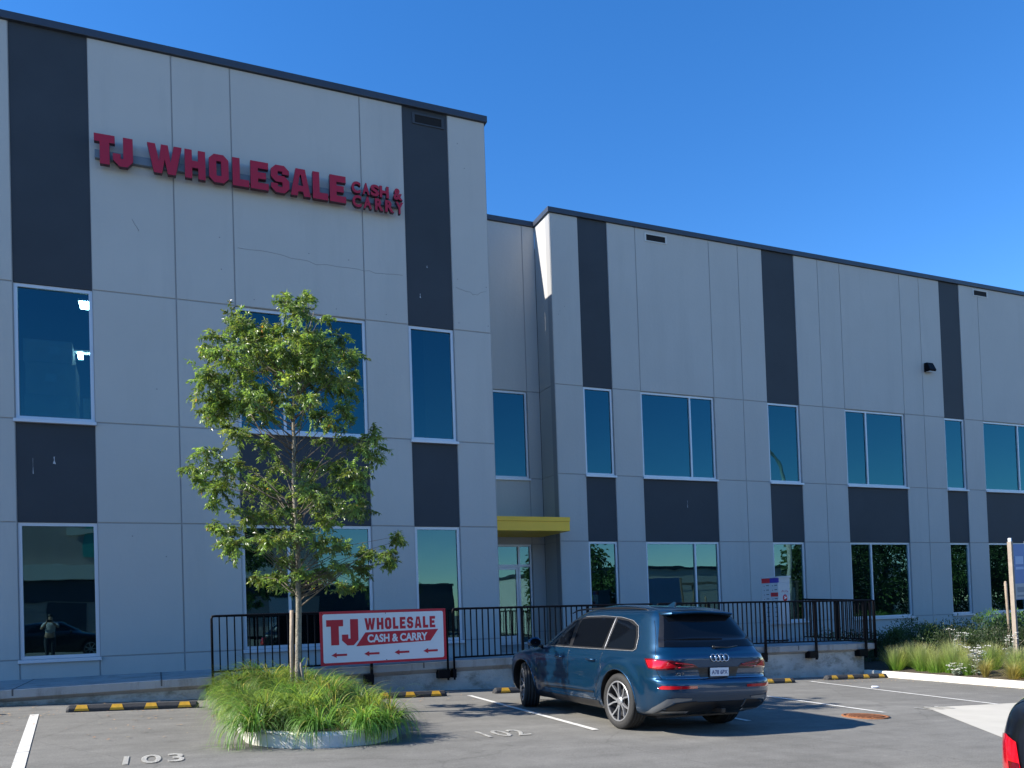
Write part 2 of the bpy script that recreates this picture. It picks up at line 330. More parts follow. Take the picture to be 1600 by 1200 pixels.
# ------------------------------------------------------------------ building
BLD = thing('warehouse_building', 'large two-storey grey concrete warehouse with charcoal stripes and tinted windows', 'building', (0, 17, 0))
BLD.location = (0, 0, 0)
ZT, Z1, Z2, Z3, Z4, ZB = 12.965, 8.034, 5.473, 3.55, 1.0, -1.2
wallbms = []
def cell_wall(bmw, x0, x1, y0, z0, z1, g=.013):
    box(bmw, x0, x1, y0+.014, y0+.25, z0, z1, 1)
    box(bmw, x0+g, x1-g, y0, y0+.02, z0+g, z1-g, 0, .004)
def cell_dark(x0, x1, y0, z0, z1):
    bm = bmesh.new(); box(bm, x0+.002, x1-.002, y0+.022, y0+.24, z0+.002, z1-.002, 0)
    o = obj('dark_panel', bm, M_DARK, BLD); o['label'] = 'charcoal painted panel'; return o
def window(x0, x1, y0, z0, z1, mull=None, sill=True, gm=None, hbar=None, fw_=.062):
    gm = gm or M_GLASS
    bm = bmesh.new(); a, b = y0+.05, y0+.125; x0 += .003; x1 -= .003; z0 += .003; z1 -= .003
    box(bm, x0, x0+fw_, a, b, z0, z1); box(bm, x1-fw_, x1, a, b, z0, z1)
    box(bm, x0+fw_, x1-fw_, a, b, z1-fw_, z1); box(bm, x0+fw_, x1-fw_, a, b, z0, z0+fw_)
    bars = [x0+fw_]+([mull-.028, mull+.028] if mull else [])+[x1-fw_]
    if mull: box(bm, mull-.028, mull+.028, a-.004, b, z0+fw_, z1-fw_)
    f = obj('window', bm, M_ALU, BLD)
    for i in range(0, len(bars), 2):
        bm = bmesh.new(); box(bm, bars[i]+.0, bars[i+1]-.0, y0+.09, y0+.1, z0+fw_, z1-fw_); obj('pane', bm, gm, f)
    if sill:
        bm = bmesh.new(); box(bm, x0-.03, x1+.03, y0-.055, y0+.049, z0-.066, z0-.004, 0, .004); obj('sill', bm, M_ALU, f)
    return f
def facade(cols, y0, xend_caps=True):
    bmw = bmesh.new()
    for kind, x0, x1, mull in cols:
        if kind == 'w':
            for a, b in ((ZB, Z4), (Z4, Z3), (Z3, Z2), (Z2, Z1), (Z1, ZT)): cell_wall(bmw, x0, x1, y0, a, b)
        else:
            cell_wall(bmw, x0, x1, y0, ZB, Z4)
            if kind == 's': cell_dark(x0, x1, y0, Z1, ZT)
            else: cell_wall(bmw, x0, x1, y0, Z1, ZT)
            window(x0, x1, y0, Z2, Z1, mull, gm=M_GLASSW); cell_dark(x0, x1, y0, Z3, Z2-.0); window(x0, x1, y0, Z4, Z3, mull)
    return obj('wall', bmw, [M_WALL, M_GROOVE], BLD)
LX = [-2.34, -1.011, .497, 1.626, 4.329, 5.30, 6.367, 7.285]
YL, YR_, YM_ = 17.0, 20.27, 21.246
facade([('w', -34, -30, 0), ('w', -30, -24, 0), ('w', -24, -18, 0), ('w', -18, -12.5, 0), ('w', -12.5, -9, 0), ('w', -9, -6.8, 0), ('s', -6.8, -5.7, 0), ('w', -5.7, LX[0], 0), ('s', LX[0], LX[1], 0), ('w', LX[1], LX[2], 0), ('w', LX[2], LX[3], 0), ('p', LX[3], LX[4], 2.567),
        ('w', LX[4], LX[5], 0), ('s', LX[5], LX[6], 0), ('w', LX[6], LX[7], 0)], YL)
RX = [10.597, 11.518, 12.49, 13.456, 16.133, 17.254, 18.217, 19.529, 20.531, 21.493, 24.243, 25.187, 26.205, 27.221, 28.2, 30.95]
facade([('w', RX[0], RX[1], 0), ('s', RX[1], RX[2], 0), ('w', RX[2], RX[3], 0), ('p', RX[3], RX[4], 15.24), ('w', RX[4], RX[5], 0), ('w', RX[5], RX[6], 0), ('s', RX[6], RX[7], 0),
        ('w', RX[7], RX[8], 0), ('w', RX[8], RX[9], 0), ('p', RX[9], RX[10], 22.46), ('w', RX[10], RX[11], 0), ('w', RX[11], RX[12], 0), ('s', RX[12], RX[13], 0), ('w', RX[13], RX[14], 0),
        ('p', RX[14], RX[15], 30.12), ('w', RX[15], 32.2, 0), ('w', 32.2, 36, 0)], YR_)
# recess wall, end walls, roof, interior
bmw = bmesh.new(); XM0, XD0, XD1 = 7.285, 8.45, 10.18
for a, b in ((Z1, ZT), (Z3, Z2)): cell_wall(bmw, XM0, XD1, YM_, a, b)
for a, b in ((ZB, .65), (.65, Z3), (Z2, Z1)): cell_wall(bmw, XM0, XD0, YM_, a, b)
cell_wall(bmw, XD0, XD1, YM_, ZB, .65)
for a, b in ((ZB, Z4), (Z4, Z3), (Z3, Z2), (Z2, Z1), (Z1, ZT)): cell_wall(bmw, XD1, RX[0], YM_, a, b)
obj('wall', bmw, [M_WALL, M_GROOVE], BLD)
window(XD0, XD1, YM_, Z2, Z1, None, gm=M_GLASSW)
def side_wall(x, y0, y1, sgn):
    """wall in the YZ plane; sgn=-1 faces -X"""
    bm = bmesh.new()
    for a, b in ((ZB, Z4), (Z4, Z3), (Z3, Z2), (Z2, Z1), (Z1, ZT)):
        box(bm, min(x+.014*-sgn, x+.25*-sgn), max(x+.014*-sgn, x+.25*-sgn), y0, y1, a, b, 1)
        box(bm, min(x, x-.02*sgn), max(x, x-.02*sgn), y0+.0, y1, a+.008, b-.008, 0, .004)
    return obj('wall', bm, [M_WALL, M_GROOVE], BLD)
side_wall(RX[0], YR_+.251, YM_-.002, -1)
side_wall(LX[7], YL+.251, YM_-.002, 1)
bm = bmesh.new(); box(bm, -34.25, -34.0, YL, 48, ZB, ZT); box(bm, 36, 36.25, YR_, 48, ZB, ZT); box(bm, -34.25, 36.25, 48, 48.25, ZB, ZT)
obj('wall', bm, M_WALL, BLD)
bm = bmesh.new()
for z0 in (12.2, 5.02):
    box(bm, -33.9, 7.02, YL+.26, 47.9, z0, z0+.25); box(bm, 7.03, 10.85, YM_+.26, 47.9, z0, z0+.25); box(bm, 10.86, 35.9, YR_+.26, 47.9, z0, z0+.25)
box(bm, -9, 35.9, YM_+.3, 47.9, .3, .6); box(bm, -9, 7, YL+.26, YM_+.29, .3, .6)
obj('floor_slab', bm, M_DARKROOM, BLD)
bm = bmesh.new()
for a, b, y in ((-9, 7, YL+7), (11, 35.9, YR_+7)): box(bm, a, b, y, y+.2, .6, 12.2)
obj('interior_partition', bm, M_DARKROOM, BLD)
# coping: follows the roof edge
bm = bmesh.new(); c0, c1 = ZT+.0, ZT+.145; pr = .055
box(bm, -34.3, LX[7]+pr, YL-pr, YL+.3, c0, c1, 0, .006); box(bm, LX[7]-.25, LX[7]+pr, YL+.301, YM_-pr-.002, c0, c1)
box(bm, LX[7]-.25, RX[0]+.3, YM_-pr, YM_+.3, c0, c1, 0, .006); box(bm, RX[0]-pr, RX[0]+.3, YR_+.302, YM_-pr-.002, c0, c1)
box(bm, RX[0]-pr, 36.3, YR_-pr, YR_+.3, c0, c1, 0, .006)
obj('coping', bm, M_COPING, BLD)
# interior things behind the upper left window
def interior():
    M_L = lit('fluorescent_tube', (1, .90, .66), 170)
    t = thing('carton_stack', 'stack of plastic wrapped cartons inside the upper left window', 'cartons', (-1.95, 18.3, 5.27))
    for i, (a, b, c, d) in enumerate(((-.35, .55, 0, .9), (-.33, .56, .905, 1.55), (-.36, .5, 1.555, 2.0))):
        bx = boxo('carton', a, b, -.4, .4, c, d, M_CARTON, t, .01)
        boxo('paper_label', -.1+.12*i-.05*(i == 2), .1+.12*i-.05*(i == 2), -.412, -.402, (c+d)/2-.05, (c+d)/2+.1, M_PAPER, bx)
    t = thing('carton_stack', 'smaller wrapped cartons in the lower right corner of the upper left window', 'cartons', (-1.05, 18.6, 5.27))
    for i in range(2): boxo('carton', -.25, .3, -.3, .3, .5*i, .5*i+.49, M_CARTON, t, .01)
    t = thing('ceiling_lamp', 'bright ceiling lamp glowing in the top of the upper left window', 'ceiling lamp', (-1.16, 18.6, 8.28))
    boxo('housing', -.2, .2, -.25, .25, .02, .06, M_ALU, t); boxo('tube', -.18, .18, -.2, .2, 0, .018, M_L, t)
    t = thing('ceiling_lamp', 'lower ceiling lamp with two glowing tubes inside the upper left window', 'ceiling lamp', (-1.32, 20.3, 7.70))
    boxo('housing', -.25, .3, -.1, .1, .1, .14, M_ALU, t)
    for x in (-.2, .05): boxo('tube', x, x+.1, -.06, .06, -.03, .09, M_L, t)
interior()
# storefront door in the recess
def door():
    f0, f1, zb, zt = XD0+.003, XD1-.003, .653, Z3-.003; a, b = YM_+.05, YM_+.13; w = .06; zm = 2.93; xm = 9.77
    bm = bmesh.new()
    box(bm, f0, f0+w, a, b, zb, zt); box(bm, f1-w, f1, a, b, zb, zt); box(bm, f0+w, f1-w, a, b, zt-w, zt); box(bm, f0+w, f1-w, a, b, zb, zb+.05)
    box(bm, f0+w, xm-.03, a-.003, b, zm-.035, zm+.035); box(bm, xm+.03, f1-w, a-.003, b, zm-.035, zm+.035); box(bm, xm-.03, xm+.03, a-.006, b, zb+.05, zt-w)
    fr = obj('door_frame', bm, M_ALU, BLD)
    for x0, x1, z0, z1 in ((f0+w, xm-.03, zm+.035, zt-w), (xm+.03, f1-w, zm+.035, zt-w), (xm+.03, f1-w, zb+.05, zm-.035)):
        boxo('pane', x0, x1, YM_+.09, YM_+.1, z0, z1, M_GLASS, fr)
    x0, x1, z0, z1 = f0+w+.004, xm-.034, zb+.055, zm-.04
    bm = bmesh.new(); s = .07
    box(bm, x0, x0+s, a+.01, b-.01, z0, z1); box(bm, x1-s, x1, a+.01, b-.01, z0, z1); box(bm, x0+s, x1-s, a+.01, b-.01, z1-s, z1); box(bm, x0+s, x1-s, a+.01, b-.01, z0, z0+.2)
    dr = obj('door', bm, M_ALU, BLD); boxo('pane', x0+s, x1-s, YM_+.088, YM_+.098, z0+.2, z1-s, M_GLASS, dr)
    bm = bmesh.new(); tube(bm, [(x0+.11, a, 1.5), (x0+.11, a-.05, 1.5), (x0+.11, a-.05, 1.85), (x0+.11, a, 1.85)], .012, 8); obj('handle', bm, M_CHROME, dr)
door()
# canopy
bm = bmesh.new(); box(bm, 7.29, 10.51, 19.5, YM_-.002, 3.755, 4.01, 0, .01); box(bm, 7.29, 10.52, 19.49, YM_-.002, 4.013, 4.135, 0, .008)
o = obj('canopy', bm, M_YELLOW, BLD); o['label'] = 'yellow metal canopy over the recessed door'
boxo('bracket', 10.35, 10.42, 19.9, 21.2, 4.14, 4.17, M_BLACK, o)
# roof vents, wall lamp, bolt holes, hairline cracks
for x0, x1, y, zc, fm in ((5.60, 6.23, YL+.022, 12.74, M_DARK), (13.85, 14.53, YR_, 12.72, M_ALU), (28.0, 28.68, YR_, 12.76, M_ALU)):
    bm = bmesh.new(); d = .09; box(bm, x0-.06, x1+.06, y-.018, y-.001, zc-d-.03, zc-d); box(bm, x0-.06, x1+.06, y-.018, y-.001, zc+d, zc+d+.04)
    box(bm, x0-.06, x0, y-.018, y-.001, zc-d, zc+d); box(bm, x1, x1+.06, y-.018, y-.001, zc-d, zc+d)
    v = obj('scupper_vent', bm, pm('vent_frame', (.035, .04, .048) if fm is M_DARK else (.5, .5, .48), .6), BLD)
    boxo('opening', x0+.001, x1-.001, y-.008, y-.002, zc-d+.001, zc+d-.001, pm('vent_dark', (.006, .006, .007), .9), v)
def wall_lamp():
    bm = bmesh.new(); vs = [(-.17, 0, .17), (.17, 0, .17), (.17, 0, -.15), (-.17, 0, -.15), (-.15, -.12, .17), (.15, -.12, .17), (.17, -.24, -.11), (-.17, -.24, -.11), (.17, -.2, -.15), (-.17, -.2, -.15)]
    V = [bm.verts.new(v) for v in vs]
    for f in ((0, 1, 2, 3), (0, 4, 5, 1), (4, 7, 6, 5), (7, 9, 8, 6), (3, 2, 8, 9), (0, 3, 9, 7, 4), (1, 5, 6, 8, 2)): bm.faces.new([V[i] for i in f])
    bmesh.ops.bevel(bm, geom=bm.edges[:], offset=.012, segments=2, affect='EDGES')
    h = obj('wall_lamp', bm, M_BLACK, BLD); h.location = (25.45, YR_-.001, 9.74)
    boxo('lens', -.14, .14, -.19, -.05, -.162, -.152, M_WLIGHT, h)
wall_lamp()
M_CRACK = pm('hairline_crack', (.25, .25, .26), .9)
def crack(pts, y, r_=.006):
    bm = bmesh.new(); out = []
    for i in range(len(pts)-1):
        for k in range(4):
            t = k/4; out.append((pts[i][0]*(1-t)+pts[i+1][0]*t, y, pts[i][1]*(1-t)+pts[i+1][1]*t+random.uniform(-.02, .02)))
    out.append((pts[-1][0], y, pts[-1][1])); tube(bm, out, r_, 4); obj('crack', bm, M_CRACK, BLD)
crack([(1.7, 9.25), (2.6, 9.2), (3.3, 9.12), (4.2, 9.12), (4.7, 9.1), (5.2, 9.12)], YL-.001, .004)
crack([(6.45, 9.0), (6.75, 8.95), (6.9, 8.88), (7.2, 9.0)], YL-.001, .004)
crack([(-.28, 10.1-.6), (-.2, 9.4), (-.16, 9.3)], YL-.001, .005)
bm = bmesh.new()
for x, z in ((1.35, 9.4), (1.37, 8.75), (3.15, 9.32), (4.0, 9.3), (2.0, 8.2), (3.7, 8.2), (4.8, 8.2), (6.5, 9.2), (7.2, 9.1), (6.5, 8.2), (7.22, 8.2), (6.6, 12.35), (6.75, 11.8), (.1, 6.2), (-.4, 3.3), (.2, 2.9)):
    tube(bm, [(x, YL-.002, z), (x, YL+.004, z)], .014, 8)
for x, z in ((10.85, 10.15), (11.0, 10.3), (10.8, 10.05)): tube(bm, [(x, YR_-.002, z), (x, YR_+.004, z)], .013, 8)
obj('bolt_hole', bm, M_CRACK, BLD)['label'] = 'small dark filled bolt holes'
# white scuffs on charcoal panels
M_SCUFF = pm('white_scuff', (.45, .46, .48), .8)
def scuff(x, z, h, w, y):
    bm = bmesh.new(); V = [bm.verts.new(p) for p in ((x-w*.2, y, z+h/2), (x+w*.4, y, z+h/2), (x+w*.3, y, z), (x+w, y, z-h/2), (x-w*.7, y, z-h/2+.01), (x, y, z))]; bm.faces.new(V); obj('scuff', bm, M_SCUFF, BLD)
scuff(-1.72, 4.72, .14, .03, YL+.0205); scuff(-2.07, 4.6, .3, .008, YL+.0205); scuff(5.78, 9.4, .05, .02, YL+.0205); scuff(5.6, 8.72, .1, .02, YL+.0205); scuff(15.0, 4.7, .22, .012, YR_+.0205)

# ------------------------------------------------------------------ wall sign
def block_letter(ch):
    s = .30
    if ch == 'T': w = .64; return w, [[(0, 1), (w, 1), (w, .74), (w/2+.15, .74), (w/2+.15, 0), (w/2-.15, 0), (w/2-.15, .74), (0, .74)]]
    if ch == 'J': w = .62; return w, [[(w-s, 1), (w, 1), (w, .2), (w-.18, 0), (.2, 0), (0, .2), (0, .42), (.24, .42), (.24, .26), (w-s, .26)]]
    if ch == 'W': w = 1.08; return w, [[(0, 1), (.25, 1), (.36, .42), (.43, 1), (.65, 1), (.72, .42), (.83, 1), (w, 1), (.88, 0), (.63, 0), (.54, .5), (.45, 0), (.20, 0)]]
    if ch == 'H': w = .68; return w, [[(0, 1), (.24, 1), (.24, .62), (.44, .62), (.44, 1), (w, 1), (w, 0), (.44, 0), (.44, .38), (.24, .38), (.24, 0), (0, 0)]]
    if ch == 'O': w = .66; c = .17; return w, [[(c, 1), (w-c, 1), (w, 1-c), (w, c), (w-c, 0), (c, 0), (0, c), (0, 1-c)], [(.25, .76), (.25, .24), (.41, .24), (.41, .76)]]
    if ch == 'L': w = .56; return w, [[(0, 1), (.25, 1), (.25, .25), (w, .25), (w, 0), (0, 0)]]
    if ch == 'E': w = .6; return w, [[(0, 1), (w, 1), (w, .76), (.25, .76), (.25, .62), (.52, .62), (.52, .39), (.25, .39), (.25, .24), (w, .24), (w, 0), (0, 0)]]
    if ch == 'S': w = .64; c = .17; return w, [[(c, 1), (w-c, 1), (w, 1-c), (w, .68), (w-.24, .68), (w-.24, .78), (.24, .78), (.24, .62), (w-c, .62), (w, .62-c), (w, c), (w-c, 0), (c, 0), (0, c), (0, .33), (.24, .33), (.24, .22), (w-.24, .22), (w-.24, .39), (c, .39), (0, .39+c), (0, 1-c)]]
    if ch == 'A': w = .72; return w, [[(.19, 1), (.53, 1), (w, 0), (w-.24, 0), (w-.275, .17), (.275, .17), (.24, 0), (0, 0)], [(.34, .78), (.38, .78), (.45, .38), (.27, .38)]]
def wall_sign():
    t = thing('wall_sign', 'large red three-dimensional letters TJ WHOLESALE CASH & CARRY on grey raceway', 'sign')
    boxo('raceway', -.91, 5.18, YL-.09, YL-.002, 10.585, 10.745, M_RACE, t, .004)
    xs = [-.912, -.55, -.588, -.232, .024, .658, .711, 1.099, 1.166, 1.543, 1.618, 1.941, 1.971, 2.328, 2.376, 2.748, 2.774, 3.187, 3.234, 3.553, 3.594, 3.939]
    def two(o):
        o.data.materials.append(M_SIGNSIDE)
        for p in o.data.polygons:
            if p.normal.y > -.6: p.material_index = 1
    for i, ch in enumerate('TJWHOLESALE'):
        w, lp = block_letter(ch); x0, x1 = xs[2*i], xs[2*i+1]
        Ls = [[(x0+p[0]/w*(x1-x0), 10.43+p[1]*.575) for p in l] for l in lp]
        two(curve_mesh('letter', Ls, M_RED, t, extrude=.05, M=XZ(YL-.145)))
    for s, row, (z0, z1) in (('CASH&', [4.064, 4.261, 4.303, 4.459, 4.481, 4.674, 4.684, 4.89, 4.992, 5.197], (10.70, 10.955)), ('CARRY', [4.078, 4.275, 4.317, 4.502, 4.573, 4.756, 4.798, 4.992, 5.036, 5.211], (10.40, 10.66))):
        for i, ch in enumerate(s):
            two(text_mesh('letter', ch, M_RED, t, row[2*i], row[2*i+1], z0, z1, extrude=.045, offset=.045, M=XZ(YL-.14)))
wall_sign()

# ------------------------------------------------------------------ walkway deck
def interp(tab, x):
    if x <= tab[0][0]: return tab[0][1]
    for (a, b), (c, d) in zip(tab, tab[1:]):
        if x <= c: return b+(d-b)*(x-a)/(c-a)
    return tab[-1][1]
EDGE = [(-9, .625), (-2.3, .638), (.8, .66), (3, .69), (5.1, .70), (6.3, .70), (9, .672), (12.2, .63), (15.3, .57), (16, .56)]
def deck():
    bm = bmesh.new(); xs = [-34, -9, -2.3, .8, 3, 5.1, 6.3, 9, 12.2, 15.95]; ring = []
    for x in xs:
        zt = interp(EDGE, x); zb = .645
        ring.append([bm.verts.new(p) for p in ((x, 14.45, zt-.13), (x, 14.45, zt-.008), (x, 14.458, zt), (x, 16.96, zb), (x, 21.3, zb), (x, 21.3, .3), (x, 14.8, .3))])
    for A, B in zip(ring, ring[1:]):
        for j in range(7): bm.faces.new((A[j], B[j], B[(j+1) % 7], A[(j+1) % 7]))
    bm.faces.new(ring[0]); bm.faces.new(ring[-1])
    o = obj('walkway', bm, M_DECK); o['kind'] = 'structure'
    # expansion joints on top
    bm = bmesh.new()
    for x in (-2.1, .05, 4.6, 7.6, 10.6, 13.6):
        z = interp(EDGE, x); V = [bm.verts.new(p) for p in ((x-.012, 14.447, z-.1), (x+.012, 14.447, z-.1), (x+.012, 14.447, z+.002), (x+.012, 16.95, .648), (x-.012, 16.95, .648), (x-.012, 14.447, z+.002))]
        bm.faces.new((V[0], V[1], V[2], V[5])); bm.faces.new((V[5], V[2], V[3], V[4]))
    obj('joint', bm, pm('joint_dark', (.09, .09, .09), .9), o)
    bm = bmesh.new(); A = [(-9, 14.56), (15.70, 14.56)]
    for (x0, x1) in ((-34, -9), (-9, -2), (-2, 5), (5, 10), (10, 15.70)):
        z0, z1 = interp(EDGE, x0)-.12, interp(EDGE, x1)-.12
        V = [bm.verts.new(p) for p in ((x0, 14.56, -.8), (x1, 14.56, -.8), (x1, 14.56, z1), (x0, 14.56, z0), (x0, 14.85, -.8), (x1, 14.85, -.8), (x1, 14.85, z1), (x0, 14.85, z0))]
        for f in ((0, 1, 2, 3), (4, 7, 6, 5), (0, 4, 5, 1)): bm.faces.new([V[i] for i in f])
        if x1 == 15.70: bm.faces.new([V[i] for i in (1, 5, 6, 2)])
    w = obj('retaining_wall', bm, M_WALLC); tag(w, 'low stained concrete wall holding up the walkway in front of the building', 'wall')
deck()

# ------------------------------------------------------------------ railing
RAILT = [(.85, 1.707), (5.2, 1.709), (8.5, 1.692), (12.1, 1.66), (16, 1.610)]
def railing(name, label, p0, p1, posts, ztop, zbot, nbal, brackets, closed_r=True):
    """front railing sections running along x at y"""
    t = thing(name, label, 'railing', (p0[0], p0[1], 0)); ox, oy = p0
    def P(s, z): return (p0[0]+(p1[0]-p0[0])*s-ox, p0[1]+(p1[1]-p0[1])*s-oy, z)
    L_ = math.hypot(p1[0]-p0[0], p1[1]-p0[1])
    bm = bmesh.new(); r_ = .021
    pts = [P(0, zbot(0)-.42), P(0, ztop(0)-.07), P(.015/L_, ztop(0)-.025), P(.06/L_, ztop(0)-r_)]
    K = 8
    for i in range(1, K): pts.append(P(i/K, ztop(i/K)-r_))
    pts += [P(1-.06/L_, ztop(1)-r_), P(1-.015/L_, ztop(1)-.025), P(1, ztop(1)-.07), P(1, zbot(1)-.42)]
    tube(bm, pts, r_, 8); obj('top_rail', bm, M_BLACK, t)
    bm = bmesh.new(); tube(bm, [P(i/K, zbot(i/K)) for i in range(K+1)], .018, 6); obj('bottom_rail', bm, M_BLACK, t)
    for s in posts:
        bm = bmesh.new(); x, y, z = P(s, ztop(s)-r_); box(bm, x-.022, x+.022, y-.022, y+.022, zbot(s)-.42, z); obj('post', bm, M_BLACK, t)
    n = max(2, round(L_/.122))
    for i in range(1, n):
        s = i/n
        if any(abs(s-q)*L_ < .05 for q in posts): continue
        bm = bmesh.new(); x, y, z = P(s, 0); box(bm, x-.0105, x+.0105, y-.0105, y+.0105, zbot(s), ztop(s)-r_); obj('baluster', bm, M_BLACK, t)
    for s, w in brackets:
        x, y, z = P(s, zbot(s)-.36); boxo('bracket', x-w-.01, x+.035, y-.02, y+.155, z-.02, z+.14, M_BLACK, t)
    return t
YRL = 14.40
def mk(x0, x1):
    zt = lambda s: interp(RAILT, x0+(x1-x0)*s)
    zb = lambda s: interp([(.85, .745), (5.2, .768), (8, .76), (12, .717), (14.2, .681), (16, .64)], x0+(x1-x0)*s)
    return zt, zb
a, b = mk(.855, 5.06); railing('railing', 'black steel railing behind the long grass and the red and white banner', (.855, YRL), (5.06, YRL), [(2.13-.855)/4.205, (3.592-.855)/4.205], a, b, 0, [(0, .1), ((2.13-.855)/4.205, .12), ((3.592-.855)/4.205, .12), (1, .18)])
a, b = mk(5.187, 9.66); railing('railing', 'black steel railing starting right of the banner and ending behind the blue car', (5.187, YRL), (9.66, YRL), [(6.627-5.187)/4.473, (8.1-5.187)/4.473], a, b, 0, [(0, .02), ((6.627-5.187)/4.473, .15), (1, .15)])
a, b = mk(9.78, 15.93); railing('railing', 'black steel railing in front of the parcel lockers, from the blue car to the hedge', (9.78, YRL), (15.93, YRL), [(11.1-9.78)/6.15, (12.611-9.78)/6.15, (14.08-9.78)/6.15, (15.62-9.78)/6.15], a, b, 0, [((12.611-9.78)/6.15, .19), ((14.08-9.78)/6.15, .19), ((15.62-9.78)/6.15, .2)])
railing('railing', 'short black steel railing closing the end of the walkway towards the wall', (15.96, YRL+.06), (15.96, 16.75), [.5], lambda s: 1.61+.09*s, lambda s: .65+.03*s, 0, [])
# ------------------------------------------------------------------ banner
def banner():
    t = thing('banner', 'white and red TJ WHOLESALE CASH & CARRY banner with four left arrows on the railing', 'banner')
    X0, X1, Z0_, Z1_ = 2.662, 5.018, .745, 1.702; y = 14.335
    def rr(x0, x1, z0, z1, r_, n=6):
        pts = []
        for cx, cz, a0 in ((x1-r_, z1-r_, 0), (x0+r_, z1-r_, 90), (x0+r_, z0+r_, 180), (x1-r_, z0+r_, 270)):
            for i in range(n+1): a = R(a0+90*i/n); pts.append((cx+r_*math.cos(a), cz+r_*math.sin(a)))
        return pts
    bm = bmesh.new(); box(bm, X0, X1, y+.003, y+.022, Z0_, Z1_, 0, .003); obj('backing_panel', bm, M_BLACK, t)
    curve_mesh('red_border', [rr(X0-.001, X1+.001, Z0_-.001, Z1_+.001, .012)], M_BRED, t, extrude=.0015, M=XZ(y+.0015))
    curve_mesh('white_field', [rr(X0+.05, X1-.05, Z0_+.045, Z1_-.045, .035)], M_WHITE, t, extrude=.0012, M=XZ(y-.0012))
    # artwork is laid out in picture units 0..1600 x 0..1000 of the panel: x 155..1420, y 190..715
    def U(px, pz): return (X0+.05+(px)*(X1-X0-.1), Z1_-.045-pz*(Z1_-Z0_-.09))
    yy = y-.0045
    def letters(s, u0, u1, v0, v1, gap, mat=M_BRED, name='letter'):
        ws = [block_letter(c) for c in s]; tot = sum(w for w, _ in ws)+gap*(len(s)-1); u = u0; k = (u1-u0)/tot
        for c, (w, lp) in zip(s, ws):
            Ls = [[U(u+p[0]*k, v1+(v0-v1)*p[1]) for p in l] for l in lp]
            curve_mesh(name, Ls, mat, t, extrude=.001, M=XZ(yy)); u += (w+gap)*k
    letters('T', .028, .162, .12, .64, 0); letters('J', .150, .282, .115, .655, 0)
    letters('WHOLESALE', .335, .93, .105, .35, .16)
    curve_mesh('slanted_band', [[U(.34, .40), U(.955, .385), U(.885, .63), U(.262, .68)]], M_BRED, t, extrude=.001, M=XZ(yy))
    a0 = U(.355, .615); a1 = U(.86, .445)
    text_mesh('lettering', 'CASH & CARRY', M_WHITE, t, a0[0], a1[0], a0[1], a1[1], extrude=.001, offset=.036, M=XZ(yy-.0026))
    for u in (.062, .325, .575, .82):
        L_ = .125; v = .845
        curve_mesh('arrow', [[U(u, v), U(u+.042, v-.055), U(u+.042, v-.022), U(u+L_, v-.022), U(u+L_, v+.022), U(u+.042, v+.022), U(u+.042, v+.055)]], M_BRED, t, extrude=.001, M=XZ(yy))
    for x, z in ((3.86, Z1_-.055), (3.86, Z0_+.055), (X0+.03, Z1_-.03), (X1-.03, Z1_-.03)):
        bm = bmesh.new(); tube(bm, [(x, y-.006, z), (x, y, z)], .009, 8); obj('bolt', bm, M_BLACK, t)
banner()

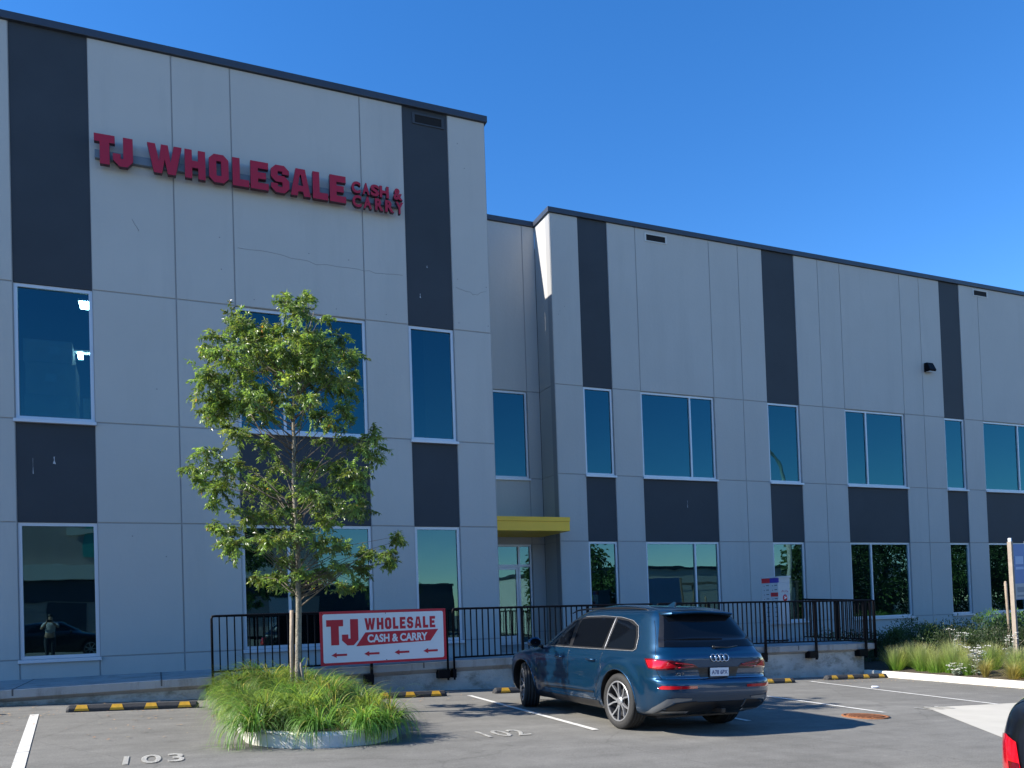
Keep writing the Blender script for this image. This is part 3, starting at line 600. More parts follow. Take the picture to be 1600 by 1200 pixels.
# ------------------------------------------------------------------ community mailbox
def mailbox():
    t = thing('community_mailbox', 'grey parcel and mail locker cabinet with red and blue header on walkway', 'mailbox', (14.45, 16.05, .645), (0, 0, R(-80)))
    M_MB = pm('mailbox_grey', (.42, .45, .47), .45, var=.03, scale=3); M_MBL = pm('mailbox_line', (.05, .06, .07), .6); M_BLUE = pm('mailbox_blue', (.05, .04, .28), .45); M_MRED = pm('mailbox_red', (.5, .02, .03), .45)
    w, dp, z0, z1 = .25, .22, .42, 1.58
    boxo('cabinet', -w, w, -dp, dp, z0, z1-.12, M_MB, t, .008)
    boxo('top_box', -w, w, -dp+.032, dp, z1-.119, z1, M_MB, t); boxo('header', -w, -.001, -dp-.004, -dp+.03, z1-.118, z1, M_MRED, t); boxo('header', .001, w, -dp-.004, -dp+.03, z1-.118, z1, M_BLUE, t)
    bm = bmesh.new(); V = [bm.verts.new(p) for p in ((-w-.02, -dp-.02, z1+.002), (w+.02, -dp-.02, z1+.002), (w+.02, dp+.02, z1+.002), (-w-.02, dp+.02, z1+.002), (-w-.02, -dp-.02, z1+.02), (w+.02, -dp-.02, z1+.02), (w+.02, dp+.02, z1+.05), (-w-.02, dp+.02, z1+.05))]
    for f in ((0, 1, 2, 3), (4, 7, 6, 5), (0, 4, 5, 1), (1, 5, 6, 2), (2, 6, 7, 3), (3, 7, 4, 0)): bm.faces.new([V[i] for i in f])
    obj('lid', bm, M_MB, t)
    boxo('pedestal', -.12, .13, -.1, .1, 0, z0, M_MB, t); boxo('foot', -.2, .2, -.17, .17, 0, .03, M_BLACK, t)
    n = 9
    for c in range(2):
        for i in range(n):
            a0 = z0+.03+i*(z1-.16-z0)/n; x0 = -w+.02+c*w; bx = boxo('compartment_door', x0, x0+w-.035, -dp-.008, -dp-.001, a0, a0+(z1-.16-z0)/n-.012, M_MRED if (c == 1 and i == 6) else M_MB, t)
            boxo('lock', x0+.05, x0+.07, -dp-.012, -dp-.0085, a0+.04, a0+.06, M_MBL, bx); boxo('number_tag', x0+.12, x0+.2, -dp-.011, -dp-.0085, a0+.05, a0+.068, M_MBL, bx)
    bm = bmesh.new(); lathe(bm, [(.085, w+.001), (.085, w+.004), (.001, w+.004)], 28, 'x', (0, .02, 1.08)); e = obj('emblem', bm, M_MRED, t)
    bm = bmesh.new(); V = [bm.verts.new((w+.006, .02+p[0], 1.08+p[1])) for p in ((-.045, .045), (.055, 0), (-.045, -.045), (-.02, 0))]; bm.faces.new(V); obj('arrow', bm, M_WHITE, e)
    bm = bmesh.new()
    for i in range(5): tube(bm, [(w+.003, -.1+i*.05, 1.22+.02*(i % 2)), (w+.003, -.07+i*.05, 1.27-.02*(i % 3))], .006, 5)
    obj('graffiti', bm, M_MRED, t)
mailbox()

# ------------------------------------------------------------------ wheel stops
def make_stop():
    t = thing('wheel_stop', 'x', 'wheel stop')
    L_ = 1.83; bm = bmesh.new()
    prof = [(-.075, 0), (.075, 0), (.075, .05), (.04, .1), (-.04, .1), (-.075, .05)]
    xs = [-L_/2, -L_/2+.04, L_/2-.04, L_/2]; rings = []
    for i, x in enumerate(xs):
        k = .55 if i in (0, 3) else 1; rings.append([bm.verts.new((x, p[0]*(1 if p[1] < .01 else (k+1)/2), p[1]*k)) for p in prof])
    for A, B in zip(rings, rings[1:]):
        for j in range(6): bm.faces.new((A[j], B[j], B[(j+1) % 6], A[(j+1) % 6]))
    bm.faces.new(rings[0]); bm.faces.new(rings[-1])
    bmesh.ops.bevel(bm, geom=bm.edges[:], offset=.006, segments=1, affect='EDGES')
    obj('rubber_body', bm, M_PLASTIC, t)
    for sd in (-1, 1):
        for i in range(4):
            cx = -.705+.47*i; bm = bmesh.new()
            def q(x, tt): # along slanted face from (.075,.05) to (.04,.1), extended down the vertical
                pts = [(.077, .018), (.077, .05), (.042, .101)]
                return (cx+x, sd*(pts[tt][0]+.003), pts[tt][1])
            V = [bm.verts.new(q(-.10, 0)), bm.verts.new(q(.10, 0)), bm.verts.new(q(.085, 1)), bm.verts.new(q(.065, 2)), bm.verts.new(q(-.065, 2)), bm.verts.new(q(-.085, 1))]
            bm.faces.new((V[0], V[1], V[2], V[5])); bm.faces.new((V[5], V[2], V[3], V[4]))
            obj('yellow_patch', bm, M_STOPY, t)
    return t
STOP = make_stop(); first = True
for x, y, a, lab in ((-.34, 13.27, -2, 'black rubber wheel stop with four yellow patches at the left, before the long grass'), (-3.02, 13.30, 0, 'black rubber wheel stop cut by the left edge of the photo'), (3.78, 13.50, 1, 'black rubber wheel stop with yellow patches under the banner, partly behind the long grass'),
                     (6.57, 13.64, 0, 'black rubber wheel stop in front of the blue car'), (11.62, 13.52, -1, 'black rubber wheel stop just right of the blue car, partly hidden'), (14.62, 13.80, 0, 'black rubber wheel stop at the right, touching the planter kerb')):
    if first: o = STOP; first = False
    else:
        o = STOP.copy(); COL.objects.link(o)
        for ch in list(STOP.children): c = ch.copy(); COL.objects.link(c); c.parent = o
    o.location = (x, y, gz(x, y)); o.rotation_euler = (0, R(1.89), R(a)); o['label'] = lab; o['group'] = 'wheel stops along the walkway wall'

# ------------------------------------------------------------------ planters: kerbs and soil
def kerb(path, w, h, label, closed=False, name='kerb', drop=.0):
    bm = bmesh.new(); rings = []; n = len(path)
    for i, (x, y) in enumerate(path):
        if closed: a = Vector(path[i-1]); b = Vector(path[(i+1) % n])
        else: a = Vector(path[max(i-1, 0)]); b = Vector(path[min(i+1, n-1)])
        d = (b-a).normalized(); nn = Vector((-d.y, d.x)); z = gz(x, y)
        prof = [(0, -.1), (0, .02), (.015, h-.03), (.04, h), (w-.03, h), (w, h-.03), (w, -.1)]
        rings.append([bm.verts.new((x+nn.x*p, y+nn.y*p, z+q)) for p, q in prof])
    for i in range(n if closed else n-1):
        A, B = rings[i], rings[(i+1) % n]
        for j in range(6): bm.faces.new((A[j], B[j], B[j+1], A[j+1]))
    if not closed: bm.faces.new(rings[0]); bm.faces.new(rings[-1])
    o = obj(name, bm, M_KERB, smooth=False); tag(o, label, kind='structure'); return o
isl = [(.86, 14.3), (.86, 12), (.88, 10.3)]
for i in range(0, 33):
    a = math.pi+math.pi*i/32; isl.append((1.75+.87*math.cos(a), 9.45+.83*math.sin(a)))
isl += [(2.64, 10.3), (2.66, 12), (2.66, 14.3)]
kerb(isl, .16, .16, 'pale concrete kerb around the long grass island')
ia = [(x, y) for x, y in isl]
c = (1.75, 11.5)
soil = pyobj('planting_bed', [(c[0]+(x-c[0])*.93, c[1]+(y-c[1])*.985, gz(x, y)+.13) for x, y in ia], [tuple(range(len(ia)))], M_SOIL); soil['kind'] = 'structure'
rk = [(15.66, 14.55), (15.66, 13.0), (15.66, 11), (15.66, 9), (15.66, 6), (15.66, 2)]
kerb(rk, .17, .135, 'sunlit cream concrete kerb of the right planter')
bm = bmesh.new()
xs = [15.8, 16.05, 17, 19, 24, 36]; ys = [1.5, 6, 9, 12, 14.5, 17, 20.25]
def sz(x, y): return gz(15.8, min(y, 14.4))+.11+.03*math.sin(x*3)*math.sin(y*2)+max(0, min(.32, (x-16)*.10))
V = [[bm.verts.new((x, y, sz(x, y))) for y in ys] for x in xs]
for i in range(len(xs)-1):
    for j in range(len(ys)-1): bm.faces.new((V[i][j], V[i+1][j], V[i+1][j+1], V[i][j+1]))
o = obj('planting_bed', bm, M_SOIL); o['kind'] = 'structure'

# ------------------------------------------------------------------ cars
def pchip(tab):
    xs = [p[0] for p in tab]; ys = [p[1] for p in tab]; n = len(xs)
    h = [xs[i+1]-xs[i] for i in range(n-1)]; d = [(ys[i+1]-ys[i])/h[i] for i in range(n-1)]; mm = [0]*n
    mm[0], mm[-1] = d[0], d[-1]
    for i in range(1, n-1):
        if d[i-1]*d[i] > 0:
            w1, w2 = 2*h[i]+h[i-1], h[i]+2*h[i-1]; mm[i] = (w1+w2)/(w1/d[i-1]+w2/d[i])
    def f(x):
        x = max(xs[0], min(xs[-1], x)); i = 0
        while i < n-2 and x > xs[i+1]: i += 1
        t = (x-xs[i])/h[i]; t2, t3 = t*t, t*t*t
        return (2*t3-3*t2+1)*ys[i]+(t3-2*t2+t)*h[i]*mm[i]+(-2*t3+3*t2)*ys[i+1]+(t3-t2)*h[i]*mm[i+1]
    return f
class Body:
    def __init__(s, W, YR, YF, axles, RW, nr=6.0, nf=3.2, Lr=.72, Lf=1.05, scoop=.022, greenhouse=None):
        s.w, s.yr, s.yf = pchip(W), pchip(YR), pchip(YF); s.ax = axles; s.RW = RW; s.nr, s.nf, s.Lr, s.Lf = nr, nf, Lr, Lf; s.scoop = scoop; s.cache = {}
        s.z0, s.z1 = W[0][0], W[-1][0]
    def contour(s, z):
        k = round(z, 5)
        if k in s.cache: return s.cache[k]
        w, a, b = max(s.w(z), 1e-4), s.yr(z), s.yf(z); half = (b-a)/2; Lr = min(s.Lr, half*.98); Lf = min(s.Lf, half*.98)
        pts = []
        for i in range(61):
            p = math.pi/2*i/60; pts.append((w*math.sin(p)**(2/s.nr), a+Lr*(1-max(0, math.cos(p))**(2/s.nr))))
        y0, y1 = a+Lr, b-Lf
        for i in range(1, 60): pts.append((w, y0+(y1-y0)*i/60))
        for i in range(61):
            p = math.pi/2*(1-i/60); pts.append((w*max(0, math.sin(p))**(2/s.nf), b-Lf*(1-max(0, math.cos(p))**(2/s.nf))))
        L_ = [0]
        for p, q in zip(pts, pts[1:]): L_.append(L_[-1]+math.hypot(q[0]-p[0], q[1]-p[1]))
        s.cache[k] = (pts, L_); return s.cache[k]
    def at(s, sl, z):
        """point at arc length sl from the rear centre; negative = left (-x)"""
        pts, L_ = s.contour(z); sg = -1 if sl < 0 else 1; d = min(abs(sl), L_[-1]); lo, hi = 0, len(L_)-1
        while hi-lo > 1:
            md = (lo+hi)//2
            if L_[md] <= d: lo = md
            else: hi = md
        t = (d-L_[lo])/max(1e-9, L_[hi]-L_[lo]); x = pts[lo][0]+(pts[hi][0]-pts[lo][0])*t; y = pts[lo][1]+(pts[hi][1]-pts[lo][1])*t
        return s.deform(Vector((sg*x, y, z)))
    def deform(s, p):
        k = min(1, max(0, (abs(p.x)-.6)/.2)); dx = 0
        for ya in s.ax:
            r_ = math.hypot(p.y-ya, p.z-s.RW)
            if r_ < .66 and p.z < .98: t = max(0, min(1, (.66-r_)/.12)); dx += .022*t*t*(3-2*t)
        t1 = max(0, min(1, (p.y-(s.ax[0]+.55))/.35)); t2 = max(0, min(1, ((s.ax[1]-.55)-p.y)/.35)); tz = math.exp(-((p.z-.47)/.13)**2)
        dx -= s.scoop*t1*t2*tz; dx += .008*t1*t2*math.exp(-((p.z-.36)/.05)**2)
        return Vector((p.x+math.copysign(dx*k, p.x), p.y, p.z))
    def side(s, y, z, sg=-1):
        """point on the side at longitudinal y"""
        pts, L_ = s.contour(z); lo, hi = 0, len(pts)-1; y = max(pts[0][1], min(pts[-1][1], y))
        while hi-lo > 1:
            md = (lo+hi)//2
            if pts[md][1] <= y: lo = md
            else: hi = md
        t = (y-pts[lo][1])/max(1e-9, pts[hi][1]-pts[lo][1]); return s.deform(Vector((sg*(pts[lo][0]+(pts[hi][0]-pts[lo][0])*t), y, z)))
    def rear(s, x, z):
        pts, L_ = s.contour(z); lo, hi = 0, 60; ax = min(abs(x), pts[60][0]*.999)
        while hi-lo > 1:
            md = (lo+hi)//2
            if pts[md][0] <= ax: lo = md
            else: hi = md
        t = (ax-pts[lo][0])/max(1e-9, pts[hi][0]-pts[lo][0]); return s.deform(Vector((math.copysign(ax, x), pts[lo][1]+(pts[hi][1]-pts[lo][1])*t, z)))
    def mesh(s, name, mats, parent, NS=300, NZ=110):
        zs = [s.z0+(s.z1-s.z0)*(1-(1-i/NZ)**1.35) for i in range(NZ+1)]; zs[-1] = s.z1-.0005
        V, F = [], []
        for z in zs:
            tot = s.contour(z)[1][-1]
            for j in range(NS+1): V.append(s.at(-tot+2*tot*j/NS if 0 else (-tot+2*tot*j/NS), z))
        n = NS+1
        for i in range(NZ):
            for j in range(NS): F.append((i*n+j, i*n+j+1, (i+1)*n+j+1, (i+1)*n+j))
        F.append(tuple(range(n-1, -1, -1))); F.append(tuple(range(NZ*n, NZ*n+n)))
        bm = bmesh.new(); bv = [bm.verts.new(v) for v in V]
        for f in F:
            try: bm.faces.new([bv[i] for i in f])
            except ValueError: pass
        bmesh.ops.remove_doubles(bm, verts=bm.verts[:], dist=.0004); bmesh.ops.recalc_face_normals(bm, faces=bm.faces[:])
        for f in bm.faces: f.smooth = True
        me = bpy.data.meshes.new(name); bm.to_mesh(me); bm.free()
        for mt in mats: me.materials.append(mt)
        o = bpy.data.objects.new(name, me); COL.objects.link(o)
        # wheel arches are cut out of the closed body
        cb = bmesh.new()
        for ya in s.ax:
            for sg in (-1, 1):
                r0 = s.RW+.048; ring = []
                for x in (sg*.56, sg*1.2):
                    ring.append([cb.verts.new((x, ya+r0*math.cos(2*math.pi*j/56), s.RW+.004+r0*math.sin(2*math.pi*j/56))) for j in range(56)])
                for j in range(56): cb.faces.new((ring[0][j], ring[0][(j+1) % 56], ring[1][(j+1) % 56], ring[1][j]))
                cb.faces.new(ring[0]); cb.faces.new(ring[1])
        bmesh.ops.recalc_face_normals(cb, faces=cb.faces[:])
        for f in cb.faces: f.material_index = 1
        cme = bpy.data.meshes.new('cut'); cb.to_mesh(cme); cb.free()
        for mt in mats: cme.materials.append(mt)
        co = bpy.data.objects.new('cut', cme); COL.objects.link(co)
        md = o.modifiers.new('b', 'BOOLEAN'); md.operation = 'DIFFERENCE'; md.solver = 'EXACT'; md.object = co
        dg = bpy.context.evaluated_depsgraph_get(); dg.update()
        me2 = bpy.data.meshes.new_from_object(o.evaluated_get(dg)); bpy.data.objects.remove(o, do_unlink=True); bpy.data.objects.remove(co, do_unlink=True)
        me2.name = name
        try: me2.set_sharp_from_angle(angle=R(38))
        except Exception: pass
        return link(bpy.data.objects.new(name, me2), parent)
def decal(name, poly, fmap, mat, parent, off=.004, step=.05, thick=0.0, smooth=True, inner=None):
    """polygon in surface coordinates laid on the body as a thin curved pane"""
    bm = bmesh.new(); f = bm.faces.new([bm.verts.new((u, v, 0)) for u, v in poly]); bmesh.ops.triangulate(bm, faces=[f])
    us = [p[0] for p in poly]; vs = [p[1] for p in poly]
    u = math.ceil(min(us)/step)*step
    while u < max(us): bmesh.ops.bisect_plane(bm, geom=bm.verts[:]+bm.edges[:]+bm.faces[:], plane_co=(u, 0, 0), plane_no=(1, 0, 0)); u += step
    v = math.ceil(min(vs)/step)*step
    while v < max(vs): bmesh.ops.bisect_plane(bm, geom=bm.verts[:]+bm.edges[:]+bm.faces[:], plane_co=(0, v, 0), plane_no=(0, 1, 0)); v += step
    new = {}
    for vt in bm.verts:
        a, b = vt.co.x, vt.co.y; p = fmap(a, b); e = .004
        n = (fmap(a+e, b)-fmap(a-e, b)).cross(fmap(a, b+e)-fmap(a, b-e))
        n = n.normalized() if n.length > 1e-12 else Vector((0, -1, 0))
        if n.dot(Vector((p.x, p.y-2.4, p.z-.7))) < 0: n = -n
        new[vt] = p+n*off
    for vt, p in new.items(): vt.co = p
    if thick: pass
    o = obj(name, bm, mat, parent, smooth=smooth, recalc=True)
    # make normals look outward
    me = o.data; c = sum((p.center for p in me.polygons), Vector())/len(me.polygons); s_ = sum((p.normal*p.area for p in me.polygons), Vector())
    if s_.dot(Vector((c.x, c.y-2.4, c.z-.7))) < 0: me.flip_normals()
    return o
def ribbon(name, pts, fmap, rad, mat, parent, off=0.0, seg=.05, n=6):
    out = []
    for (a, b), (c, d) in zip(pts, pts[1:]):
        k = max(1, int(math.hypot(c-a, d-b)/seg))
        for i in range(k): t = i/k; out.append((a+(c-a)*t, b+(d-b)*t))
    out.append(pts[-1]); P3 = []
    for a, b in out:
        p = fmap(a, b); e = .004; nn = (fmap(a+e, b)-fmap(a-e, b)).cross(fmap(a, b+e)-fmap(a, b-e)); nn = nn.normalized() if nn.length > 1e-12 else Vector((0, -1, 0))
        if nn.dot(Vector((p.x, p.y-2.4, p.z-.7))) < 0: nn = -nn
        P3.append(p+nn*off)
    bm = bmesh.new(); tube(bm, P3, rad, n); return obj(name, bm, mat, parent, smooth=True)
def make_wheel(parent, x, y, RW, sg, steer=0, width=.285, spokes=5):
    """tyre and rim round the local X axis; the outer face looks towards sg"""
    w = thing('wheel', None, None, (x, y, RW), (0, 0, steer)); w.parent = parent; del_ = None
    h = width/2; rr = .283 if RW > .35 else .235
    bm = bmesh.new()
    prof = [(rr-.012, -h+.03), (rr, -h+.012), (rr+.03, -h+.002), (RW-.06, -h), (RW-.025, -h+.008), (RW-.006, -h+.03)]
    grooves = [-.085, -.03, .03, .085]
    a = -h+.03
    for gx in grooves: prof += [(RW-.001, gx-.008), (RW-.009, gx-.006), (RW-.009, gx+.006), (RW-.001, gx+.008)]
    prof += [(RW-.006, h-.03), (RW-.025, h-.008), (RW-.06, h), (rr+.03, h-.002), (rr, h-.012), (rr-.012, h-.03)]
    lathe(bm, prof, 64, 'x'); obj('tyre', bm, M_TYRE, w)
    bm = bmesh.new(); lathe(bm, [(rr-.002, -sg*h*.9), (rr-.012, sg*(h-.03)), (rr-.004, sg*(h-.012)), (rr-.02, sg*(h-.012)), (rr-.03, sg*(h-.04)), (rr-.035, -sg*h*.9)], 64, 'x')
    rm = obj('rim', bm, M_RIMDARK, w)
    bm = bmesh.new(); lathe(bm, [(rr-.002, sg*(h-.014)), (rr-.006, sg*(h-.006)), (rr-.022, sg*(h-.012))], 64, 'x'); obj('rim_flange', bm, M_RIM, w)
    bm = bmesh.new(); lathe(bm, [(rr-.03, sg*(-.02)), (.05, sg*(-.01)), (.001, sg*(-.01))], 48, 'x'); lathe(bm, [(.165, sg*.0), (.165, sg*.02), (.06, sg*.022)], 40, 'x'); obj('brake_disc', bm, M_RIMDARK, w)
    bm = bmesh.new()
    for i in range(spokes):
        for dv, wd in ((-.19, .017), (.19, .017)) if spokes == 5 else ((0, .03),):
            a0 = 2*math.pi*i/spokes+dv*.55; a1 = 2*math.pi*i/spokes+dv*1.65
            def P(r_, a_, dx, side):
                return Vector((sg*dx, r_*math.cos(a_)-side*math.sin(a_), r_*math.sin(a_)+side*math.cos(a_)))
            V = []
            for r_, a_, ww, dx in ((.045, a0, wd*.9, h-.045), (.15, (a0+a1)/2, wd*.6, h-.032), (rr-.02, a1, wd*.75, h-.014)):
                V.append([bm.verts.new(P(r_, a_, dx, -ww)), bm.verts.new(P(r_, a_, dx, ww)), bm.verts.new(P(r_, a_, dx-.035, ww)), bm.verts.new(P(r_, a_, dx-.035, -ww))])
            for A, B in zip(V, V[1:]):
                for j in range(4): bm.faces.new((A[j], A[(j+1) % 4], B[(j+1) % 4], B[j]))
            bm.faces.new(V[0]); bm.faces.new(V[-1])
    lathe(bm, [(.062, sg*(h-.06)), (.062, sg*(h-.04)), (.03, sg*(h-.034)), (.001, sg*(h-.034))], 24, 'x')
    obj('spokes', bm, M_RIM, w)
    return w
def suv():
    z = gz(6.15, 9.5)
    t = thing('parked_car', 'dark blue SUV parked nose-in under the railing, seen from its left rear', 'car', (6.125, 7.776, gz(6.125, 7.776)), (R(.46), R(1.89), R(.8))); t.scale = (.86, .91, .90)
    W = [(.22, .82), (.28, .90), (.36, .935), (.5, .955), (.65, .968), (.8, .978), (.9, .978), (.96, .968), (1.0, .952), (1.06, .935), (1.1, .915), (1.2, .872), (1.35, .805), (1.5, .735), (1.58, .69), (1.63, .64), (1.67, .56), (1.70, .45), (1.72, .33), (1.735, .17), (1.742, .02)]
    YRr = [(.22, .50), (.28, .25), (.34, .13), (.45, .035), (.58, .0), (.68, .005), (.735, .03), (.75, .075), (.8, .09), (.9, .085), (1.0, .085), (1.05, .10), (1.1, .15), (1.2, .215), (1.35, .32), (1.5, .425), (1.58, .485), (1.63, .54), (1.67, .66), (1.70, .93), (1.72, 1.3), (1.735, 1.8), (1.742, 2.2)]
    YFf = [(.22, 4.7), (.3, 4.95), (.45, 5.04), (.6, 5.06), (.75, 5.05), (.85, 4.97), (.92, 4.82), (.97, 4.58), (1.02, 4.2), (1.06, 3.92), (1.09, 3.77), (1.2, 3.6), (1.4, 3.27), (1.55, 2.98), (1.62, 2.82), (1.67, 2.66), (1.70, 2.5), (1.72, 2.42), (1.735, 2.32), (1.742, 2.22)]
    B = Body(W, YRr, YFf, (1.07, 4.06), .385)
    body = B.mesh('body', [M_BLUECAR, M_TRIM], t)
    sd = lambda y, z: B.side(y, z, -1); sdr = lambda y, z: B.side(y, z, 1); rr_ = lambda x, z: B.rear(x, z)
    for fm, nm in ((sd, 'left'), (sdr, 'right')):
        # glass area with black surround
        decal('window_surround', [(3.58, 1.10), (3.35, 1.22), (3.08, 1.36), (2.78, 1.49), (2.35, 1.555), (1.8, 1.565), (1.3, 1.545), (1.0, 1.505), (.82, 1.43), (.72, 1.28), (.68, 1.12), (.74, 1.085), (2.0, 1.075), (3.3, 1.08)], fm, M_TRIM, t, .003, .06)
        decal('side_window', [(3.42, 1.115), (3.25, 1.225), (3.0, 1.35), (2.74, 1.465), (2.56, 1.50), (2.52, 1.11)], fm, M_CARGLASS, t, .006, .06)
        decal('side_window', [(2.42, 1.108), (2.44, 1.515), (2.2, 1.53), (1.8, 1.535), (1.50, 1.53), (1.55, 1.108)], fm, M_CARGLASS, t, .006, .06)
        decal('side_window', [(1.44, 1.112), (1.40, 1.52), (1.10, 1.49), (.88, 1.42), (.79, 1.28), (.75, 1.13), (.80, 1.108)], fm, M_CARGLASS, t, .006, .06)
        ribbon('window_trim', [(3.55, 1.088), (3.2, 1.085), (2.0, 1.083), (.75, 1.09), (.695, 1.12), (.73, 1.28), (.82, 1.425), (1.0, 1.50), (1.3, 1.545), (1.8, 1.565), (2.35, 1.555)], fm, .003, M_SATIN, t, .005)
        ribbon('pillar_trim', [(1.475, 1.09), (1.455, 1.54)], fm, .006, M_SATIN, t, .005)
        # door shut lines
        for pts in ([(3.50, 1.08), (3.44, .95), (3.45, .55), (3.35, .37)], [(2.48, 1.08), (2.47, .8), (2.50, .37)], [(1.50, 1.08), (1.52, .9), (1.46, .78), (1.60, .60), (1.66, .45), (1.68, .37)], [(1.68, .37), (3.35, .37)]):
            ribbon('shut_line', pts, fm, .0035, M_TRIM, t, -.001)
        decal('door_strip', [(1.72, .452), (3.3, .43), (3.3, .445), (1.72, .475)], fm, M_TRIM, t, .01, .1)
        decal('sill_trim', [(1.58, .24), (3.5, .24), (3.5, .33), (1.58, .345)], fm, M_TRIM, t, .008, .1)
        for y in (2.62, 1.66):
            bm = bmesh.new(); c = fm(y, .93); sx = 1 if c.x > 0 else -1
            tube(bm, [(c.x-sx*.005, y-.005, .925), (c.x+sx*.035, y+.01, .93), (c.x+sx*.04, y+.1, .935), (c.x+sx*.036, y+.19, .935), (c.x-sx*.005, y+.205, .93)], [.012, .014, .015, .014, .011], 8); obj('door_handle', bm, M_BLUECAR, t)
        ribbon('wheel_arch_lip', [(1.07+.445*math.cos(a), .389+.445*math.sin(a)) for a in [math.pi*k/24*1.02-.03 for k in range(25)]], fm, .011, M_BLUECAR, t, .0)
        ribbon('wheel_arch_lip', [(4.06+.445*math.cos(a), .389+.445*math.sin(a)) for a in [math.pi*k/24*1.02-.03 for k in range(25)]], fm, .011, M_BLUECAR, t, .0)
        decal('headlamp', [(4.55, .80), (4.85, .74), (4.86, .84), (4.6, .885)], fm, M_WLIGHT, t, .004, .05)
    # rear
    decal('rear_window', [(-.77, 1.155), (.77, 1.155), (.73, 1.25), (.64, 1.43), (.57, 1.585), (-.57, 1.585), (-.64, 1.43), (-.73, 1.25)], rr_, M_CARGLASS, t, .005, .05)
    for sg in (-1, 1):
        decal('window_surround', [(sg*.77, 1.155), (sg*.73, 1.25), (sg*.64, 1.43), (sg*.57, 1.585), (sg*.605, 1.60), (sg*.69, 1.43), (sg*.785, 1.25), (sg*.825, 1.155)], rr_, M_TRIM, t, .006, .05)
    S_ = lambda s_, z: B.at(s_, z)
    for sg in (-1, 1):
        lamp = decal('tail_lamp', [(sg*.34, .895), (sg*.62, .875), (sg*.95, .865), (sg*1.09, .885), (sg*1.12, .93), (sg*1.16, 1.005), (sg*1.02, 1.01), (sg*.80, .995), (sg*.6, .965), (sg*.42, .94)], S_, M_LAMPD, t, .008, .035)
        decal('lens', [(sg*.66, .90), (sg*.93, .882), (sg*1.07, .897), (sg*1.125, .985), (sg*1.0, .992), (sg*.82, .975)], S_, M_LAMP, lamp, .012, .035)
        ribbon('light_guide', [(sg*.42, .912), (sg*.66, .895)], S_, .006, M_LAMP, lamp, .012)
        ribbon('light_guide', [(sg*.40, .926), (sg*.70, .955)], S_, .005, M_LAMP, lamp, .012)
        decal('reflector', [(sg*.42, .628), (sg*.93, .622), (sg*1.0, .632), (sg*.93, .668), (sg*.42, .66)], S_, M_LAMP, t, .007, .04)
        decal('bumper_trim', [(sg*.50, .505), (sg*.74, .515), (sg*.86, .50), (sg*1.02, .37), (sg*1.05, .30), (sg*.93, .30), (sg*.86, .38), (sg*.76, .455), (sg*.5, .485)], S_, M_GREYTRIM, t, .009, .04)
        decal('bumper_grille', [(sg*.40, .465), (sg*.72, .44), (sg*.83, .37), (sg*.80, .345), (sg*.40, .345)], S_, M_TRIM, t, .006, .04)
        ribbon('shut_line', [(sg*.90, .745), (sg*.955, .86), (sg*.985, .93)], S_, .0035, M_TRIM, t, 0)
        ribbon('shut_line', [(sg*.985, 1.01), (sg*.92, 1.10), (sg*.82, 1.30), (sg*.74, 1.5)], lambda a, b: B.at(a, b), .0035, M_TRIM, t, 0)
        decal('exhaust_trim', [(sg*.45, .30), (sg*.86, .31), (sg*.85, .335), (sg*.45, .335)], S_, M_GREYTRIM, t, .008, .05)
    decal('lamp_strip', [(-.62, .868), (.62, .868), (.62, .892), (-.62, .892)], S_, M_TRIM, t, .008, .05)
    ribbon('shut_line', [(-.92, .745), (.92, .745)], S_, .004, M_TRIM, t, -.002)
    decal('chrome_strip', [(-.84, .742), (.84, .742), (.84, .755), (-.84, .755)], S_, M_CHROME, t, .004, .05)
    decal('rear_valance', [(-.9, .24), (.9, .24), (.86, .345), (-.86, .345)], S_, M_TRIM, t, .004, .05)
    decal('bumper_grille', [(-.42, .345), (.42, .345), (.42, .45), (-.42, .45)], S_, M_TRIM, t, .006, .05)
    decal('plate_recess', [(-.30, .762), (.30, .762), (.34, .868), (-.34, .868)], S_, M_TRIM, t, .003, .05)
    # spoiler over the rear glass
    bm = bmesh.new(); prof = [(.40, 1.592), (.36, 1.615), (.37, 1.632), (.52, 1.650), (.75, 1.672)]; rings = []
    for i in range(17):
        u = -1+i/8; x = u*.60; k = 1-abs(u)**5*.5; dz = -.030*u*u; dy = .045*u*u
        rings.append([bm.verts.new((x, p[0]+dy+(.11 if abs(u) > .99 and j < 3 else 0), p[1]+dz)) for j, p in enumerate(prof)]+[bm.verts.new((x, .75, 1.60+dz)), bm.verts.new((x, .52, 1.588+dz))])
    for A, B_ in zip(rings, rings[1:]):
        for j in range(7): bm.faces.new((A[j], B_[j], B_[(j+1) % 7], A[(j+1) % 7]))
    bm.faces.new(rings[0]); bm.faces.new(rings[-1]); sp = obj('roof_spoiler', bm, M_BLUECAR, t, smooth=True)
    try: sp.data.set_sharp_from_angle(angle=R(35))
    except Exception: pass
    # badge of four rings, lettering, plate
    em = None
    bm = bmesh.new()
    for k in range(4):
        cx = -.105+.07*k+.02; pts = [rr_(cx+.046*math.cos(a), 1.015+.046*math.sin(a))+Vector((0, -.012-.002*(k % 2), 0)) for a in [2*math.pi*j/28 for j in range(29)]]
        tube(bm, pts, .0068, 6, cap=False)
    obj('rings_badge', bm, M_CHROME, t)
    def text_on_rear(name, s, x0, x1, z0, z1, mat, off, parent, yoff=0, offs=.02):
        Mx = Matrix(((1, 0, 0, 0), (0, 0, -1, rr_((x0+x1)/2, (z0+z1)/2).y-off), (0, 1, 0, 0), (0, 0, 0, 1)))
        o = text_mesh(name, s, mat, parent, x0, x1, z0, z1, extrude=.0015, offset=offs, M=Mx)
        for v in o.data.vertices: v.co.y = rr_(v.co.x, v.co.z).y-off if not yoff else yoff
        return o
